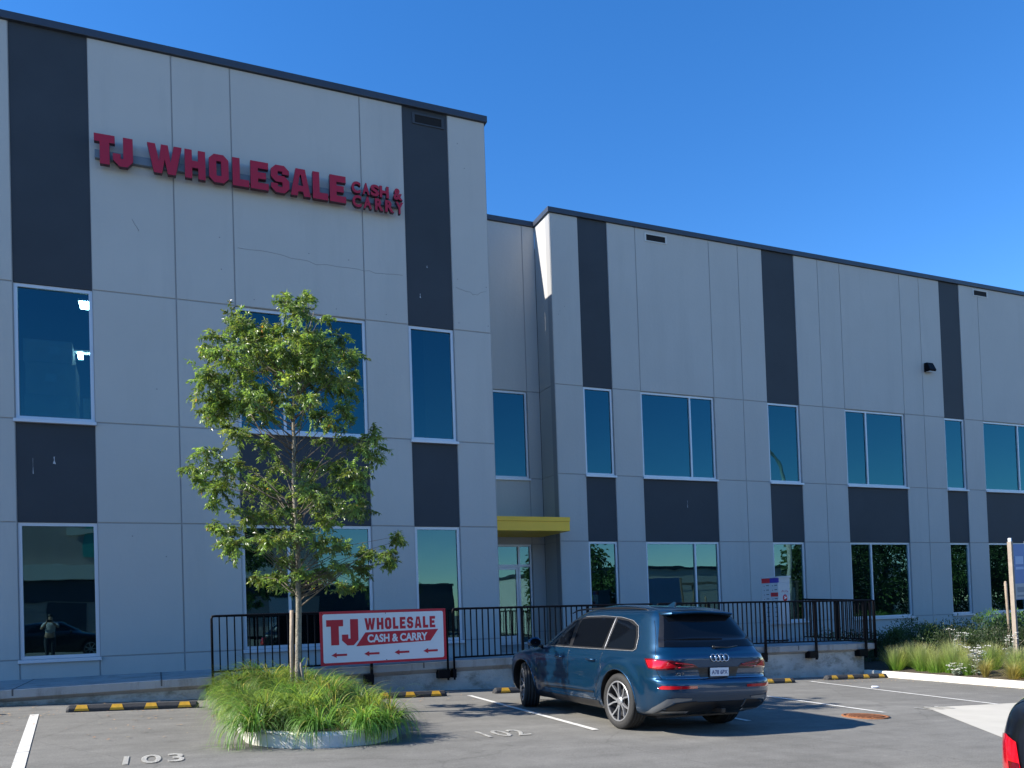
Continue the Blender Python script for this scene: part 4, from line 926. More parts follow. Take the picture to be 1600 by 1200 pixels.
    text_on_rear('lettering', 'Q7', -.69, -.56, .79, .83, M_CHROME, .007, t)
    pl = boxo('number_plate', -.155, .155, .055, .065, .775, .885, M_WHITE, t, .003)
    boxo('plate_frame', -.165, .165, .0665, .074, .765, .895, M_TRIM, t, .003)
    M_PLB = pm('plate_blue', (.03, .06, .25), .5)
    text_on_rear('characters', 'A78 6PX', -.135, .135, .80, .855, M_PLB, .0, pl, yoff=.0535, offs=.015)
    # wiper, fin, roof rails, tow hitch, mirrors
    bm = bmesh.new(); p0 = rr_(.0, 1.15)+Vector((0, -.02, 0)); p1 = rr_(.22, 1.145)+Vector((0, -.02, 0)); p2 = rr_(.42, 1.165)+Vector((0, -.015, 0))
    tube(bm, [p0+Vector((0, .03, 0)), p0], .022, 10); tube(bm, [p0, p1, p2], [.012, .009, .006], 6); obj('wiper', bm, M_TRIM, t)
    bm = bmesh.new(); V = [bm.verts.new(p) for p in ((-.02, 1.0, 1.69), (.02, 1.0, 1.69), (.02, 1.2, 1.70), (-.02, 1.2, 1.70), (-.004, .99, 1.765), (.004, .99, 1.765), (.004, 1.03, 1.768), (-.004, 1.03, 1.768))]
    for f in ((0, 1, 2, 3), (4, 7, 6, 5), (0, 4, 5, 1), (1, 5, 6, 2), (2, 6, 7, 3), (3, 7, 4, 0)): bm.faces.new([V[i] for i in f])
    obj('antenna_fin', bm, M_BLUECAR, t)
    for sg in (-1, 1):
        pts = []
        for i in range(15):
            y = .72+2.2*i/14; u = abs(i-7)/7; p = sg*.60; pts.append((p*(1 if u < .9 else 1.01), y, 1.680-.04*u**3-(.03 if i in (0, 14) else 0)))
        bm = bmesh.new(); tube(bm, pts, [.009]+[.013]*13+[.009], 8); obj('roof_rail', bm, M_TRIM, t)
        bm = bmesh.new(); bmesh.ops.create_icosphere(bm, subdivisions=3, radius=1)
        for v in bm.verts:
            k = 1 if v.co.y > 0 else .35; v.co = Vector((sg*(1.075)+v.co.x*.125, 3.42+v.co.y*.11*k, 1.135+v.co.z*.085*(1-.25*sg*v.co.x)))
        mi = obj('side_mirror', bm, M_BLUECAR, t, smooth=True)
        bm = bmesh.new(); tube(bm, [(sg*.92, 3.42, 1.06), (sg*1.0, 3.41, 1.09)], [.035, .03], 8); obj('mirror_arm', bm, M_TRIM, mi)
        bm = bmesh.new(); lathe(bm, [(.001, 0), (1, 0)], 20, 'y')
        for v in bm.verts: v.co = Vector((sg*1.075+v.co.x*.1, 3.382, 1.135+v.co.y*.065))
        obj('mirror_glass', bm, M_CARGLASS, mi)
    bm = bmesh.new(); box(bm, -.035, .035, -.01, .25, .30, .36, 0, .005); box(bm, -.028, .028, -.014, -.0105, .307, .353); obj('tow_hitch', bm, M_TRIM, t)
    bm = bmesh.new(); box(bm, -.7, .7, .5, 4.5, .2, .26); obj('underbody', bm, M_TRIM, t)
    for y in (1.07, 4.06):
        for sg in (-1, 1): make_wheel(t, sg*.832, y, .385, sg, R(-19) if y > 3 else 0)
    return t
suv()
def black_car():
    """second car, only its left rear corner is in the frame"""
    t = thing('parked_car', 'black car with tall red tail lamp at the bottom right corner', 'car', BC_LOC, (0, R(1.0), BC_ROT))
    W = [(.2, .80), (.28, .86), (.4, .89), (.6, .91), (.8, .915), (.9, .90), (.96, .87), (1.0, .80), (1.04, .74), (1.12, .70), (1.25, .66), (1.36, .60), (1.42, .50), (1.45, .36), (1.465, .2), (1.47, .02)]
    YRr = [(.2, .35), (.28, .15), (.4, .04), (.55, .0), (.7, .02), (.85, .07), (.95, .12), (1.0, .19), (1.04, .24), (1.1, .30), (1.2, .40), (1.32, .56), (1.4, .8), (1.44, 1.2), (1.465, 1.9), (1.47, 2.3)]
    YFf = [(.2, 4.3), (.3, 4.55), (.5, 4.66), (.65, 4.64), (.75, 4.5), (.85, 4.1), (.93, 3.6), (.97, 3.42), (1.1, 3.2), (1.25, 2.95), (1.38, 2.75), (1.44, 2.65), (1.465, 2.6), (1.47, 2.55)]
    B = Body(W, YRr, YFf, (.95, 3.68), .32, Lr=.5, nr=4.2, scoop=.015)
    B.mesh('body', [M_BLACKCAR, M_TRIM], t, 220, 70)
    S_ = lambda s_, z: B.at(s_, z)
    for sg in (-1, 1):
        fm = lambda y, z, sg=sg: B.side(y, z, sg)
        lamp = decal('tail_lamp', [(sg*.80, .56), (sg*.98, .56), (sg*1.04, .68), (sg*1.055, .825), (sg*.95, .835), (sg*.86, .81)], S_, M_LAMP, t, .006, .04)
        decal('reversing_lens', [(sg*.83, .66), (sg*.90, .66), (sg*.91, .72), (sg*.84, .72)], S_, M_LAMPD, lamp, .009, .04)
        decal('side_window', [(1.35, 1.04), (3.1, 1.03), (2.75, 1.26), (2.4, 1.33), (1.75, 1.34), (1.45, 1.22)], fm, M_CARGLASS, t, .005, .06)
        for pts in ([(2.35, 1.0), (2.35, .3)], [(3.2, .95), (3.25, .3)], [(1.4, 1.0), (1.35, .8), (1.5, .45)]): ribbon('shut_line', pts, fm, .0035, M_TRIM, t, -.001)
        bm = bmesh.new(); bmesh.ops.create_icosphere(bm, subdivisions=2, radius=1)
        for v in bm.verts: v.co = Vector((sg*.98+v.co.x*.1, 2.95+v.co.y*.06, 1.0+v.co.z*.07))
        obj('side_mirror', bm, M_BLACKCAR, t, smooth=True)
        for y in (.95, 3.68): make_wheel(t, sg*.80, y, .32, sg, 0, .22, 7)
    decal('rear_window', [(-.60, 1.06), (.60, 1.06), (.50, 1.36), (-.50, 1.36)], lambda x, z: B.rear(x, z), M_CARGLASS, t, .005, .05)
    boxo('number_plate', -.15, .15, .0, .012, .70, .81, M_WHITE, t, .003)
    return t
BC_LOC = (3.93, 1.76, gz(3.93, 1.76)); BC_ROT = R(-62)
bc = black_car()

# ------------------------------------------------------------------ tree
H_ = Vector((.92528, -.37929, 0)); V_ = Vector((.37929, .92528, 0))
TB = Vector((1.85, 11.7, .30))
CL = [(-0.78,5.61,0.24),(-1.16,5.21,0.16),(-0.95,5.26,0.23),(-0.6,5.42,0.27),(-0.35,5.36,0.26),(-0.15,5.47,0.22),(0.21,5.62,0.24),(0.41,5.77,0.11),(0.31,5.39,0.26),(0.51,5.31,0.18),(-0.73,4.98,0.31),(-0.39,5.06,0.31),(-0.04,5.01,0.29),(0.3,5.11,0.27),(0.23,4.93,0.27),(0.6,4.99,0.26),(0.88,5.2,0.15),(0.87,4.98,0.13),(0.97,4.77,0.07),(0.47,4.76,0.27),(0.74,4.66,0.18),(0.17,4.54,0.26),(-1.08,4.86,0.2),(-0.97,4.58,0.27),(-1.14,4.31,0.16),(-0.87,4.35,0.26),(-0.92,4.12,0.15),(-0.63,4.52,0.24),(-0.4,4.56,0.18),(-0.18,4.46,0.13),(-0.48,4.29,0.18),(-0.25,4.15,0.16),(0.45,4.24,0.16),(0.8,4.23,0.16),(0.74,3.93,0.18),(1.17,3.83,0.2),(1.01,3.72,0.15),(0.5,3.57,0.2),(0.2,4.04,0.11),(-0.45,3.7,0.22),(-0.13,3.6,0.18),(-0.94,3.58,0.24),(-1.4,3.5,0.15),(-0.78,3.37,0.24),(0.14,3.63,0.15),(0.92,3.31,0.2),(-1.21,3.29,0.15),(-0.9,3.14,0.22),(-0.98,2.95,0.11),(-0.6,3.32,0.24),(-0.33,3.12,0.22),(-0.05,3.14,0.18),(0.24,3.17,0.24),(0.48,2.99,0.26),(0.85,3.15,0.24),(0.92,2.9,0.18),(-0.62,2.79,0.16),(-0.35,2.83,0.2),(-0.01,2.77,0.16),(0.36,2.76,0.2),(-1.11,2.63,0.11),(-0.87,2.58,0.13),(-0.63,2.33,0.22),(-0.45,2.49,0.18),(-0.17,2.38,0.2),(-0.17,2.14,0.16),(0.17,2.45,0.24),(0.42,2.36,0.18),(0.71,2.31,0.16),(1.01,2.2,0.15),(1.26,2.19,0.18),(1.49,2.4,0.11),(1.37,2.04,0.09),(-0.65,1.93,0.13),(-0.35,1.95,0.15),(-0.17,1.8,0.15),(0.16,1.94,0.16),(0.4,1.97,0.16),(0.7,2.02,0.15),(0.71,1.7,0.11),(0.88,1.77,0.09),(0.94,2.01,0.13)]
class LeafBuf:
    def __init__(s): s.v = []; s.f = []; s.c = []
    def leaf(s, p, d, L, w, tone, fold=.25):
        d = d.normalized(); side = d.cross(Vector((random.uniform(-1, 1), random.uniform(-1, 1), random.uniform(.2, 1)))).normalized(); n = side.cross(d)
        b = len(s.v); m_ = p+d*L*.45
        s.v += [p, m_+side*w/2+n*w*fold, p+d*L-n*L*.12, m_-side*w/2+n*w*fold, m_-n*w*.05]
        s.f += [(b, b+1, b+4), (b+1, b+2, b+4), (b, b+4, b+3), (b+4, b+2, b+3)]; s.c += [tone]*5
    def build(s, name, mat, parent): return pyobj(name, s.v, s.f, mat, parent, cols=s.c)
def city_tree():
    random.seed(11)
    t = thing('street_tree', 'young green tree with drooping leaves standing in the long grass', 'tree', TB)
    def W3(u, v, w): return H_*u+V_*w+Vector((0, 0, v))
    trunk = [(-.01, -.2), (0, .03), (.01, .54), (.03, 1.45), (.03, 2.36), (.02, 3.18), (.03, 3.82), (.02, 4.27), (.10, 4.8), (.25, 5.3), (.36, 5.7)]
    rad = [.060, .053, .046, .041, .036, .031, .026, .021, .016, .010, .006]
    bm = bmesh.new(); tp = []
    for i, (u, v) in enumerate(trunk): tp.append(W3(u+.01*math.sin(i*2.1), v, .012*math.cos(i*1.7)))
    tube(bm, tp, rad, 12); obj('trunk', bm, M_BARK, t)
    def ontrunk(v):
        for (a, b), (c, d) in zip(trunk, trunk[1:]):
            if b <= v <= d: k = (v-b)/(d-b); return W3(a+(c-a)*k, v, 0)
        return W3(trunk[-1][0], trunk[-1][1], 0)
    buf = LeafBuf(); bb = bmesh.new()
    for (u, v, r_) in CL:
        Rv = 1.35*math.sqrt(max(.05, 1-((v-3.7)/2.6)**2)); wmax = math.sqrt(max(.04, Rv*Rv-u*u*.9))
        reps = 3 if r_ > .25 else 2
        for rep in range(reps):
            w = random.uniform(-.85, .85)*wmax if rep == 0 else random.uniform(-.9, .9)*wmax
            c = W3(u+random.uniform(-.04, .04), v+random.uniform(-.03, .03), w); base = ontrunk(max(1.5+random.random()*.5, min(5.2, v-.35*c.xy.length-random.uniform(.1, .35))))
            mid = base*.45+c*.55+Vector((0, 0, .10)); d0 = (c-base)
            tube(bb, [base, base+d0*.25+Vector((0, 0, .02)), mid, c], [.008, .006, .004, .002], 5)
            ntw = int(6+r_*44)
            for k in range(ntw):
                dr = Vector((random.gauss(0, 1), random.gauss(0, 1), random.gauss(0, .75))).normalized(); s0 = c+dr*r_*random.uniform(0, .35)
                L_ = r_*random.uniform(.5, 1.12); tip = s0+dr*L_+Vector((0, 0, -.35*L_))
                md = (s0+tip)/2+Vector((0, 0, .07*L_)); tube(bb, [s0, md, tip], [.0022, .0015, .0008], 3, cap=False)
                tone0 = random.choice([.5, .7, .9, 1.0, 1.2, 1.5]); yel = random.uniform(0, 1)
                nl = int(12+L_*62)
                for q in range(nl):
                    tt = (q+random.random())/nl; p = s0*(1-tt)**2+md*2*tt*(1-tt)+tip*tt*tt
                    dd = dr*.5+Vector((random.gauss(0, .75), random.gauss(0, .75), random.gauss(-.55, .5)))
                    tn = tone0*random.uniform(.75, 1.25); rd = (1.35 if yel > .82 else 1.0)*tn; gg = tn*(1.08 if yel > .82 else 1)
                    if random.random() < .003: rd, gg = tn*4, tn*1.3
                    buf.leaf(p, dd, random.uniform(.045, .088), random.uniform(.016, .030), (rd, gg, tn*random.uniform(.8, 1.25)))
    # bare lower twigs to the right
    for pts in ([(.03, 1.45, 0), (.45, 1.75, -.1), (.75, 2.0, -.15), (1.15, 2.25, -.2)], [(.03, 1.6, 0), (.5, 1.82, .1), (.9, 2.1, .1)], [(.03, 2.9, 0), (.35, 3.5, .1), (.7, 4.0, .2)], [(.03, 3.3, 0), (-.4, 3.9, 0), (-.6, 4.3, 0)]):
        tube(bb, [W3(*p) for p in pts], [.012, .009, .007, .003], 6)
    obj('branches', bb, M_TWIG, t, smooth=True)
    buf.build('crown', M_LEAF, t)
city_tree()
t = thing('tree_stake', 'round weathered wooden stake standing left of the tree trunk', 'stake', tuple(TB+H_*-.095+Vector((0, 0, -.1))))
bm = bmesh.new(); tube(bm, [(0, 0, 0), (.008, 0, 1.0), (.025, 0, 1.52)], .028, 12); obj('post', bm, M_WOOD, t)
bm = bmesh.new(); tube(bm, [(.02, .03, 1.15), (.07, -.05, 1.13), (.13, -.03, 1.12), (.13, .05, 1.13), (.05, .06, 1.15), (.02, .03, 1.15)], .006, 6); obj('tie_strap', bm, M_BLACK, t)
t = thing('tree_stake', 'short pale stake tip right of the tree trunk in the grass', 'stake', tuple(TB+H_*.13+Vector((0, 0, -.1))), (0, R(-7), 0))
bm = bmesh.new(); tube(bm, [(0, 0, 0), (0, 0, .72), (0, 0, .78)], [.022, .022, .012], 10); obj('post', bm, M_WOOD, t)

# ------------------------------------------------------------------ grasses
class Blades:
    def __init__(s): s.v = []; s.f = []; s.c = []
    def blade(s, p, az, L, lean, w, tone, droop=1.5, segs=6, tipcol=None, zmin=None, early=False):
        """ribbon that rises with angle lean from vertical and bends over"""
        d2 = Vector((math.cos(az), math.sin(az), 0)); side = Vector((-d2.y, d2.x, 0)); q = Vector(p); b = len(s.v); a = lean
        tw = random.uniform(-.5, .5); side = (side*math.cos(tw)+Vector((0, 0, 1))*math.sin(tw)*.6).normalized()
        for i in range(segs+1):
            u = i/segs; ww = w*(1-u**1.6)*.5+.0004; s.v += [q+side*ww, q-side*ww]
            c = tone if not tipcol else tuple(tone[k]*(1-u**2)+tipcol[k]*u**2 for k in range(3)); s.c += [c, c]
            q = q+(d2*math.sin(a)+Vector((0, 0, 1))*math.cos(a))*L/segs; a += droop/segs*(.4+1.2*u) if not early else droop/segs*(1.7-1.4*u)
            if zmin is not None:
                zz = zmin(q.x, q.y)
                if q.z < zz: q.z = zz+.004; a = min(a, 1.5)
        for i in range(segs): s.f.append((b+2*i, b+2*i+1, b+2*i+3, b+2*i+2))
    def build(s, name, mat, parent=None): return pyobj(name, s.v, s.f, mat, parent, cols=s.c, smooth=True)
def long_grass():
    random.seed(5); B = Blades(); tufts = []
    y = 8.78
    while y < 14.2:
        for k in range(4):
            x = 1.10+k*.44+random.uniform(-.15, .15)
            if y < 9.5 and abs(x-1.75) > .16+.80*math.sqrt(max(0, 1-((9.5-y)/.82)**2)): continue
            tufts.append((x, y+random.uniform(-.16, .16)))
        y += .30
    def zmin(x, y):
        inside = .88 < x < 2.62 and y > 8.75
        return gz(x, y)+(.14 if inside else .012)
    for (x, y) in tufts:
        ex = (x-1.75)/.8; ey = -max(0, (10.2-y)/1.2); edge = min(1, math.hypot(ex if abs(ex) > .3 else 0, ey)); flow = math.atan2(ey if edge > .2 else -.6, ex-.45)+random.gauss(0, .65)
        big = random.uniform(.68, 1.12); tn0 = random.choice([.5, .75, .95, 1.15, 1.4]); yel = random.random(); dry = random.random() < .2
        if x > 2.2 and y > 9.8: big *= .85
        if x < 1.3 and y > 10.6: big *= .74
        if random.random() < .08 and y < 10: continue
        dome = .15*max(0, 1-(ex*.9)**2)*min(1, max(0, (y-8.7)/1.2)); dl = random.gauss(0, .035)
        for i in range(190):
            az = random.gauss(flow, .55) if random.random() < .62 else random.uniform(0, 6.283)
            r_ = random.uniform(0, .12); px, py = x+r_*math.cos(az), y+r_*math.sin(az)
            tn = tn0*random.uniform(.5, 1.4); col = (tn*(1.0+.35*(yel > .7)), tn, tn)
            if random.random() < (.35 if dry else .05): col = (tn*3.0, tn*1.5, tn*2.6)
            L_ = random.uniform(.44, .72)*big
            if random.random() < .04: L_ *= 1.3
            B.blade((px, py, gz(px, py)+.12+dome+dl), az, L_, abs(random.gauss(.22+.18*edge, .22)), random.uniform(.009, .016), col, droop=random.uniform(2.3, 3.2), segs=10, zmin=zmin, early=random.random() < .55)
    o = B.build('long_grass', M_GRASSB); tag(o, 'mass of long bright green drooping grass spilling over the kerb island', 'grass', kind='stuff')
    # one small yellow tussock at the right tip
    B = Blades()
    for i in range(240):
        az = random.uniform(0, 6.28); tn = random.uniform(.8, 1.4); B.blade((2.42+.05*math.cos(az), 9.75+.05*math.sin(az), gz(2.42, 9.75)+.12), az, random.uniform(.2, .42), random.uniform(0, .5), .007, (tn*1.9, tn*1.25, tn*.6), droop=.8, segs=5)
    o = B.build('grass_tussock', M_GRASSB); tag(o, 'small yellow upright grass tussock at the right tip of the long grass island', 'ornamental grass')
long_grass()
def tussock(x, y, h, label, orange=False, n=900, lean=.35, wide=.16, name='grass_tussock'):
    B = Blades(); z = sz(x, y)-.02
    for i in range(n):
        az = random.uniform(0, 6.28); r_ = random.uniform(0, wide)*.8; tn = random.uniform(.75, 1.35)
        if orange: col = (tn*2.7, tn*1.15, tn*1.9); tip = (tn*3.2, tn*1.55, tn*3.2); dr = random.uniform(.9, 2.1)
        else: col = (tn*1.35, tn*1.3, tn*.9); tip = (tn*3.2, tn*1.55, tn*4); dr = random.uniform(.1, .8)
        B.blade((x+r_*math.cos(az), y+r_*math.sin(az), z), az, random.uniform(.65, 1.1)*h, abs(random.gauss(0, lean)), .006, col, droop=dr, segs=5, tipcol=tip)
    o = B.build(name, M_GRASSB); return tag(o, label, 'ornamental grass', 'ornamental grass tussocks in the right planter')
random.seed(21)
tussock(16.15, 14.05, .62, 'green grass tussock nearest the end of the walkway wall')
tussock(16.3, 13.45, .70, 'tall green grass tussock, second from the end of the walkway wall')
tussock(16.35, 12.70, .68, 'wide green grass tussock left of the white flowers', wide=.22, n=1200)
tussock(16.5, 11.30, .62, 'green grass tussock right of the white flowers, behind the orange tufts', wide=.24, n=1200)
tussock(16.5, 10.35, .68, 'green grass tussock at the right edge, beside the sign post', wide=.22, n=1200)
for x_, y_, h_, l_ in ((16.75, 14.15, .62, 'green grass tussock in the back row, nearest the walkway'), (16.95, 13.2, .66, 'green grass tussock in the back row left of the tall white stems'), (16.25, 13.05, .55, 'small green grass tussock squeezed between the two tall ones at the left'),
    (16.2, 12.25, .5, 'short green grass tussock beside the low white flowers'), (17.1, 12.35, .62, 'green grass tussock in the back row behind the white flowers'), (17.0, 10.9, .66, 'green grass tussock in the back row under the notice board'),
    (16.25, 10.85, .5, 'short green grass tussock between the orange tufts'), (16.2, 9.95, .6, 'green grass tussock past the last orange tuft')): tussock(x_, y_, h_, l_, wide=.2, n=900)
tussock(16.05, 11.75, .50, 'upright orange dry grass tuft right of the white flowers', True, 260, .25, .06)
tussock(16.05, 11.15, .52, 'arching orange dry grass tuft in the middle of the orange tufts', True, 380, .5, .07)
tussock(16.05, 10.45, .55, 'orange dry grass tuft at the right edge of the photo', True, 380, .5, .07)
tussock(16.1, 9.6, .5, 'orange dry grass tuft past the right edge', True, 300, .5, .07)
M_FLOWER = pm('white_petals', (.50, .49, .44), .8); M_GREY = leafmat('grey_green_leaf', (.22, .27, .20), (.25, .32, .2), wt=.25)
def flowers(x, y, h, n, label):
    n = int(n*.5)
    t = thing('flowering_plant', label, 'flowering plant', (x, y, sz(x, y)-.02), group='white flowering plants in the right planter')
    lb = LeafBuf(); bf = bmesh.new(); bs = bmesh.new()
    for i in range(n):
        a = random.uniform(0, 6.28); r_ = random.uniform(.02, .26); hh = h*random.uniform(.55, 1.05); top = Vector((r_*math.cos(a), r_*math.sin(a), hh)); b0 = Vector((r_*.3*math.cos(a), r_*.3*math.sin(a), 0))
        tube(bs, [b0, (b0+top)/2+Vector((.01, 0, 0)), top], .004, 4, cap=False)
        for k in range(9): p = b0.lerp(top, random.uniform(.1, .95)); tn = random.uniform(.7, 1.2); lb.leaf(p, Vector((random.gauss(0, 1), random.gauss(0, 1), random.gauss(.2, .5))), random.uniform(.05, .1), .03, (tn, tn, tn))
        for k in range(random.randint(4, 8)):
            c = top+Vector((random.gauss(0, .028), random.gauss(0, .028), random.uniform(-.012, .012))); s_ = random.uniform(.010, .018); nn = 6
            V = [bf.verts.new(c+Vector((s_*math.cos(6.28*j/nn), s_*math.sin(6.28*j/nn), 0))) for j in range(nn)]; tp = bf.verts.new(c+Vector((0, 0, s_*.8))); bt = bf.verts.new(c-Vector((0, 0, s_*.5)))
            for j in range(nn): bf.faces.new((V[j], V[(j+1) % nn], tp)); bf.faces.new((V[(j+1) % nn], V[j], bt))
    obj('stems', bs, M_BARK, t); fh = obj('flower_heads', bf, M_FLOWER, t); fh['kind'] = 'stuff'; lb.build('leaves', M_GREY, t)
flowers(16.2, 12.05, .62, 44, 'white flowering plant with grey leaves left of the orange grass tuft')
flowers(16.0, 12.35, .28, 22, 'low white flowering plant at the kerb')
flowers(16.9, 12.95, .88, 18, 'tall white flowering stems against the dark hedge, behind the wide grass tussock')
flowers(17.1, 11.9, .85, 16, 'white flowering stems against the dark hedge in the middle')
flowers(17.3, 11.15, .95, 30, 'tall white flowering plant just left of the sign post')
def shrub(name, c, rad, n, label, mat, size=.05, tones=(.5, .8, 1, 1.3), group=None, cat='shrub', sticks=14):
    t = thing(name, label, cat, c, group=group); lb = LeafBuf(); bs = bmesh.new()
    for i in range(sticks):
        a = random.uniform(0, 6.28); r_ = random.uniform(.2, .95); e = Vector((rad[0]*r_*math.cos(a), rad[1]*r_*math.sin(a), rad[2]*random.uniform(.9, 1.8)))
        tube(bs, [Vector((e.x*.3, e.y*.3, 0)), e*.6, e], [.012, .008, .003], 4, cap=False)
    blobs = [Vector((random.uniform(-1, 1)*rad[0]*.75, random.uniform(-1, 1)*rad[1]*.75, rad[2]*random.uniform(.35, 1.35))) for _ in range(max(8, n//220))]
    for b in blobs:
        tn0 = random.choice(tones); rb = random.uniform(.18, .34)*min(rad[0], 1.2)
        for k in range(n//len(blobs)):
            d = Vector((random.gauss(0, 1), random.gauss(0, 1), random.gauss(0, 1))).normalized()*rb*random.uniform(.4, 1.1); p = b+d
            if p.z < .02: p.z = random.uniform(.02, .2)
            tn = tn0*random.uniform(.7, 1.3); lb.leaf(p, d+Vector((0, 0, random.uniform(-.2, .6))), size*random.uniform(.7, 1.3), size*.5, (tn, tn, tn))
    obj('stems', bs, M_BARK, t); lb.build('foliage', mat, t)
random.seed(9)
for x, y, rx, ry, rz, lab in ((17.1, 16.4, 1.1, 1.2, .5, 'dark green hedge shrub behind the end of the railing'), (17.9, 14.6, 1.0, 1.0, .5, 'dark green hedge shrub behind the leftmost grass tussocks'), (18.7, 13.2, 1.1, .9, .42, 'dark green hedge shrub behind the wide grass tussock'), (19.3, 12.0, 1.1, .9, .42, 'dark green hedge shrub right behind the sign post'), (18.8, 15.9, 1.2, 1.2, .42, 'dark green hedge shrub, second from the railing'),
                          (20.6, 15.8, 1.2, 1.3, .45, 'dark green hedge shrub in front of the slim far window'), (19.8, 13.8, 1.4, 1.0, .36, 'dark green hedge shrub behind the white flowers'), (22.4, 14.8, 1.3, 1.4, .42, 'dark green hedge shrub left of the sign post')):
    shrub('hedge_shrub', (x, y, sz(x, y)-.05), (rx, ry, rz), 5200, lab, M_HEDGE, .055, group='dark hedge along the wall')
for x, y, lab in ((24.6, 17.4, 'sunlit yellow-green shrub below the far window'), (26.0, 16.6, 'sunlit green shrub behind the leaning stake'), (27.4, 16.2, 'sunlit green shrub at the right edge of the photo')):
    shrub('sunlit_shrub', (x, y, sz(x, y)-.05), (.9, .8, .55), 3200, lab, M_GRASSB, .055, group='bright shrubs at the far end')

# ------------------------------------------------------------------ hoarding sign at the right edge
def hoarding():
    t = thing('post_sign', 'blue and grey notice board on pale wooden post at the right edge', 'sign', (18.0, 12.4, sz(18, 12.4)-.05), (0, R(-1.2), R(6)))
    M_PW = pm('whitewashed_timber', (.30, .25, .20), .8, var=.12, scale=8); M_BL = pm('board_blue', (.07, .17, .42), .45, var=.1, scale=2); M_GR = pm('board_grey', (.34, .37, .40), .5); M_TX = pm('board_text', (.30, .42, .62), .5); M_TXD = pm('board_dark_text', (.16, .20, .26), .5)
    boxo('post', -.045, .03, -.045, .045, 0, 2.78, M_PW, t, .006); boxo('post', 2.3, 2.39, -.05, .05, 0, 2.7, M_PW, t, .006)
    bd = boxo('board', .032, 2.299, -.03, .02, 1.45, 2.72, M_BL, t, .004); boxo('lower_panel', .034, 2.297, -.034, -.0305, 1.47, 1.82, M_GR, bd)
    boxo('cap', -.03, .02, -.03, .03, 2.785, 2.86, M_WHITE, t); boxo('top_strip', .6, 2.3, -.03, .02, 2.725, 2.78, M_WHITE, t)
    for x0, x1, z0, z1 in ((.1, .42, 2.26, 2.44), (.1, .42, 2.14, 2.2), (.52, 1.2, 2.2, 2.5), (.56, 1.3, 2.0, 2.05), (.56, 1.3, 1.9, 1.94)): boxo('print_block', x0, x1, -.034, -.0305, z0, z1, M_TX, bd)
    for x0, x1, z0, z1 in ((.12, .7, 1.62, 1.74), (.8, 1.5, 1.62, 1.74), (.1, 1.5, 1.52, 1.56)): boxo('print_block', x0, x1, -.037, -.0345, z0, z1, M_TXD, bd)
hoarding()
for x, y, h, a, lab in ((20.4, 14.2, 1.85, -3, 'weathered wooden stake just left of the sign post'), (22.8, 15.2, 1.9, 1, 'thin wooden stake under the notice board'), (23.6, 15.2, 1.9, 2, 'thin wooden stake at the right edge under the board')):
    t = thing('garden_stake', lab, 'stake', (x, y, sz(x, y)-.1), (0, R(a), 0), group='stakes near the notice board'); bm = bmesh.new(); tube(bm, [(0, 0, 0), (0, 0, h-.05), (0, 0, h)], [.035, .035, .02], 8); obj('post', bm, M_WOOD, t)

# ------------------------------------------------------------------ the other side of the lot (seen only in the window reflections)
def block(name, label, x0, x1, y0, y1, h, mat, wins=True):
    t = thing(name, label, 'building', ((x0+x1)/2, y1, gz((x0+x1)/2, y1)-.2)); L_ = (x1-x0)/2
    boxo('wall', -L_, L_, y0-y1, 0, 0, h, mat, t); boxo('roof_edge', -L_-.15, L_+.15, y0-y1-.15, .15, h+.002, h+.25, M_COPING, t)
    if wins:
        n = int((x1-x0)/6)
        for i in range(n):
            x = -L_+3+i*6; boxo('loading_door', x-1.5, x+1.5, .002, .06, 0, 3.4, M_ALU if i % 2 else M_COPING, t)
    return t
M_BR = pm('taupe_cladding', (.34, .30, .28), .8, var=.1, scale=.6); M_CR = pm('cream_wall', (.55, .56, .50), .8, var=.05, scale=.5)
BT = block('warehouse_building', 'taupe clad warehouse reflected in the lower left window', -34, 14, -62, -42, 12.5, M_BR)
boxo('pale_band', -24, 24, .01, .9, 5.3, 6.5, M_CR, BT); boxo('shopfront', -24, 24, .07, .12, 3.5, 5.28, M_COPING, BT); boxo('upper_glazing', 4.4, 14, .01, .1, 7.2, 11.5, pm('teal_glazing', (.05, .30, .27), .3), BT); boxo('glazing_band', 3.2, 14, .11, .3, 9.2, 9.7, M_CR, BT)
block('warehouse_building', 'cream warehouse reflected in the wide lower window right of the door', 36, 78, -48, -26, 6.2, M_CR)
block('warehouse_building', 'long low grey warehouse reflected far behind the lot', 15, 34, -80, -60, 6.0, M_COPING, False)
def far_tree(x, y, h, r_, label, n=2600):
    t = thing('far_tree', label, 'tree', (x, y, gz(x, y)), group='trees across the lot'); nb = 26 if n < 6000 else 44; bm = bmesh.new(); tube(bm, [(0, 0, -.2), (.1, 0, h*.35), (0, .1, h*.8)], [.16, .12, .04], 8)
    for i in range(7): a = i*2.4; z = h*(.3+.07*i); tube(bm, [(0, 0, z), (r_*.5*math.cos(a), r_*.5*math.sin(a), z+r_*.4)], [.06, .02], 5)
    obj('trunk', bm, M_BARK, t); lb = LeafBuf()
    for k in range(nb):
        zz = random.uniform(.10 if nb > 30 else .22, .97); rr2 = r_*max(0.05, math.sin(math.pi*max(.12, min(.98, (zz-.08)/.94))))**.7; a = random.uniform(0, 6.28); q = random.uniform(.2, .9); c = Vector((rr2*q*math.cos(a), rr2*q*math.sin(a), h*zz)); tn0 = random.choice([.6, .8, 1, 1.3])
        for i in range(n//nb):
            d = Vector((random.gauss(0, 1), random.gauss(0, 1), random.gauss(0, .8))).normalized()*random.uniform(.3, 1)*r_*.36; tn = tn0*random.uniform(.7, 1.3)
            lb.leaf(c+d, d+Vector((0, 0, -.3)), random.uniform(.22, .36), .16, (tn, tn, tn))
    lb.build('crown', M_FARLEAF, t)
random.seed(31)
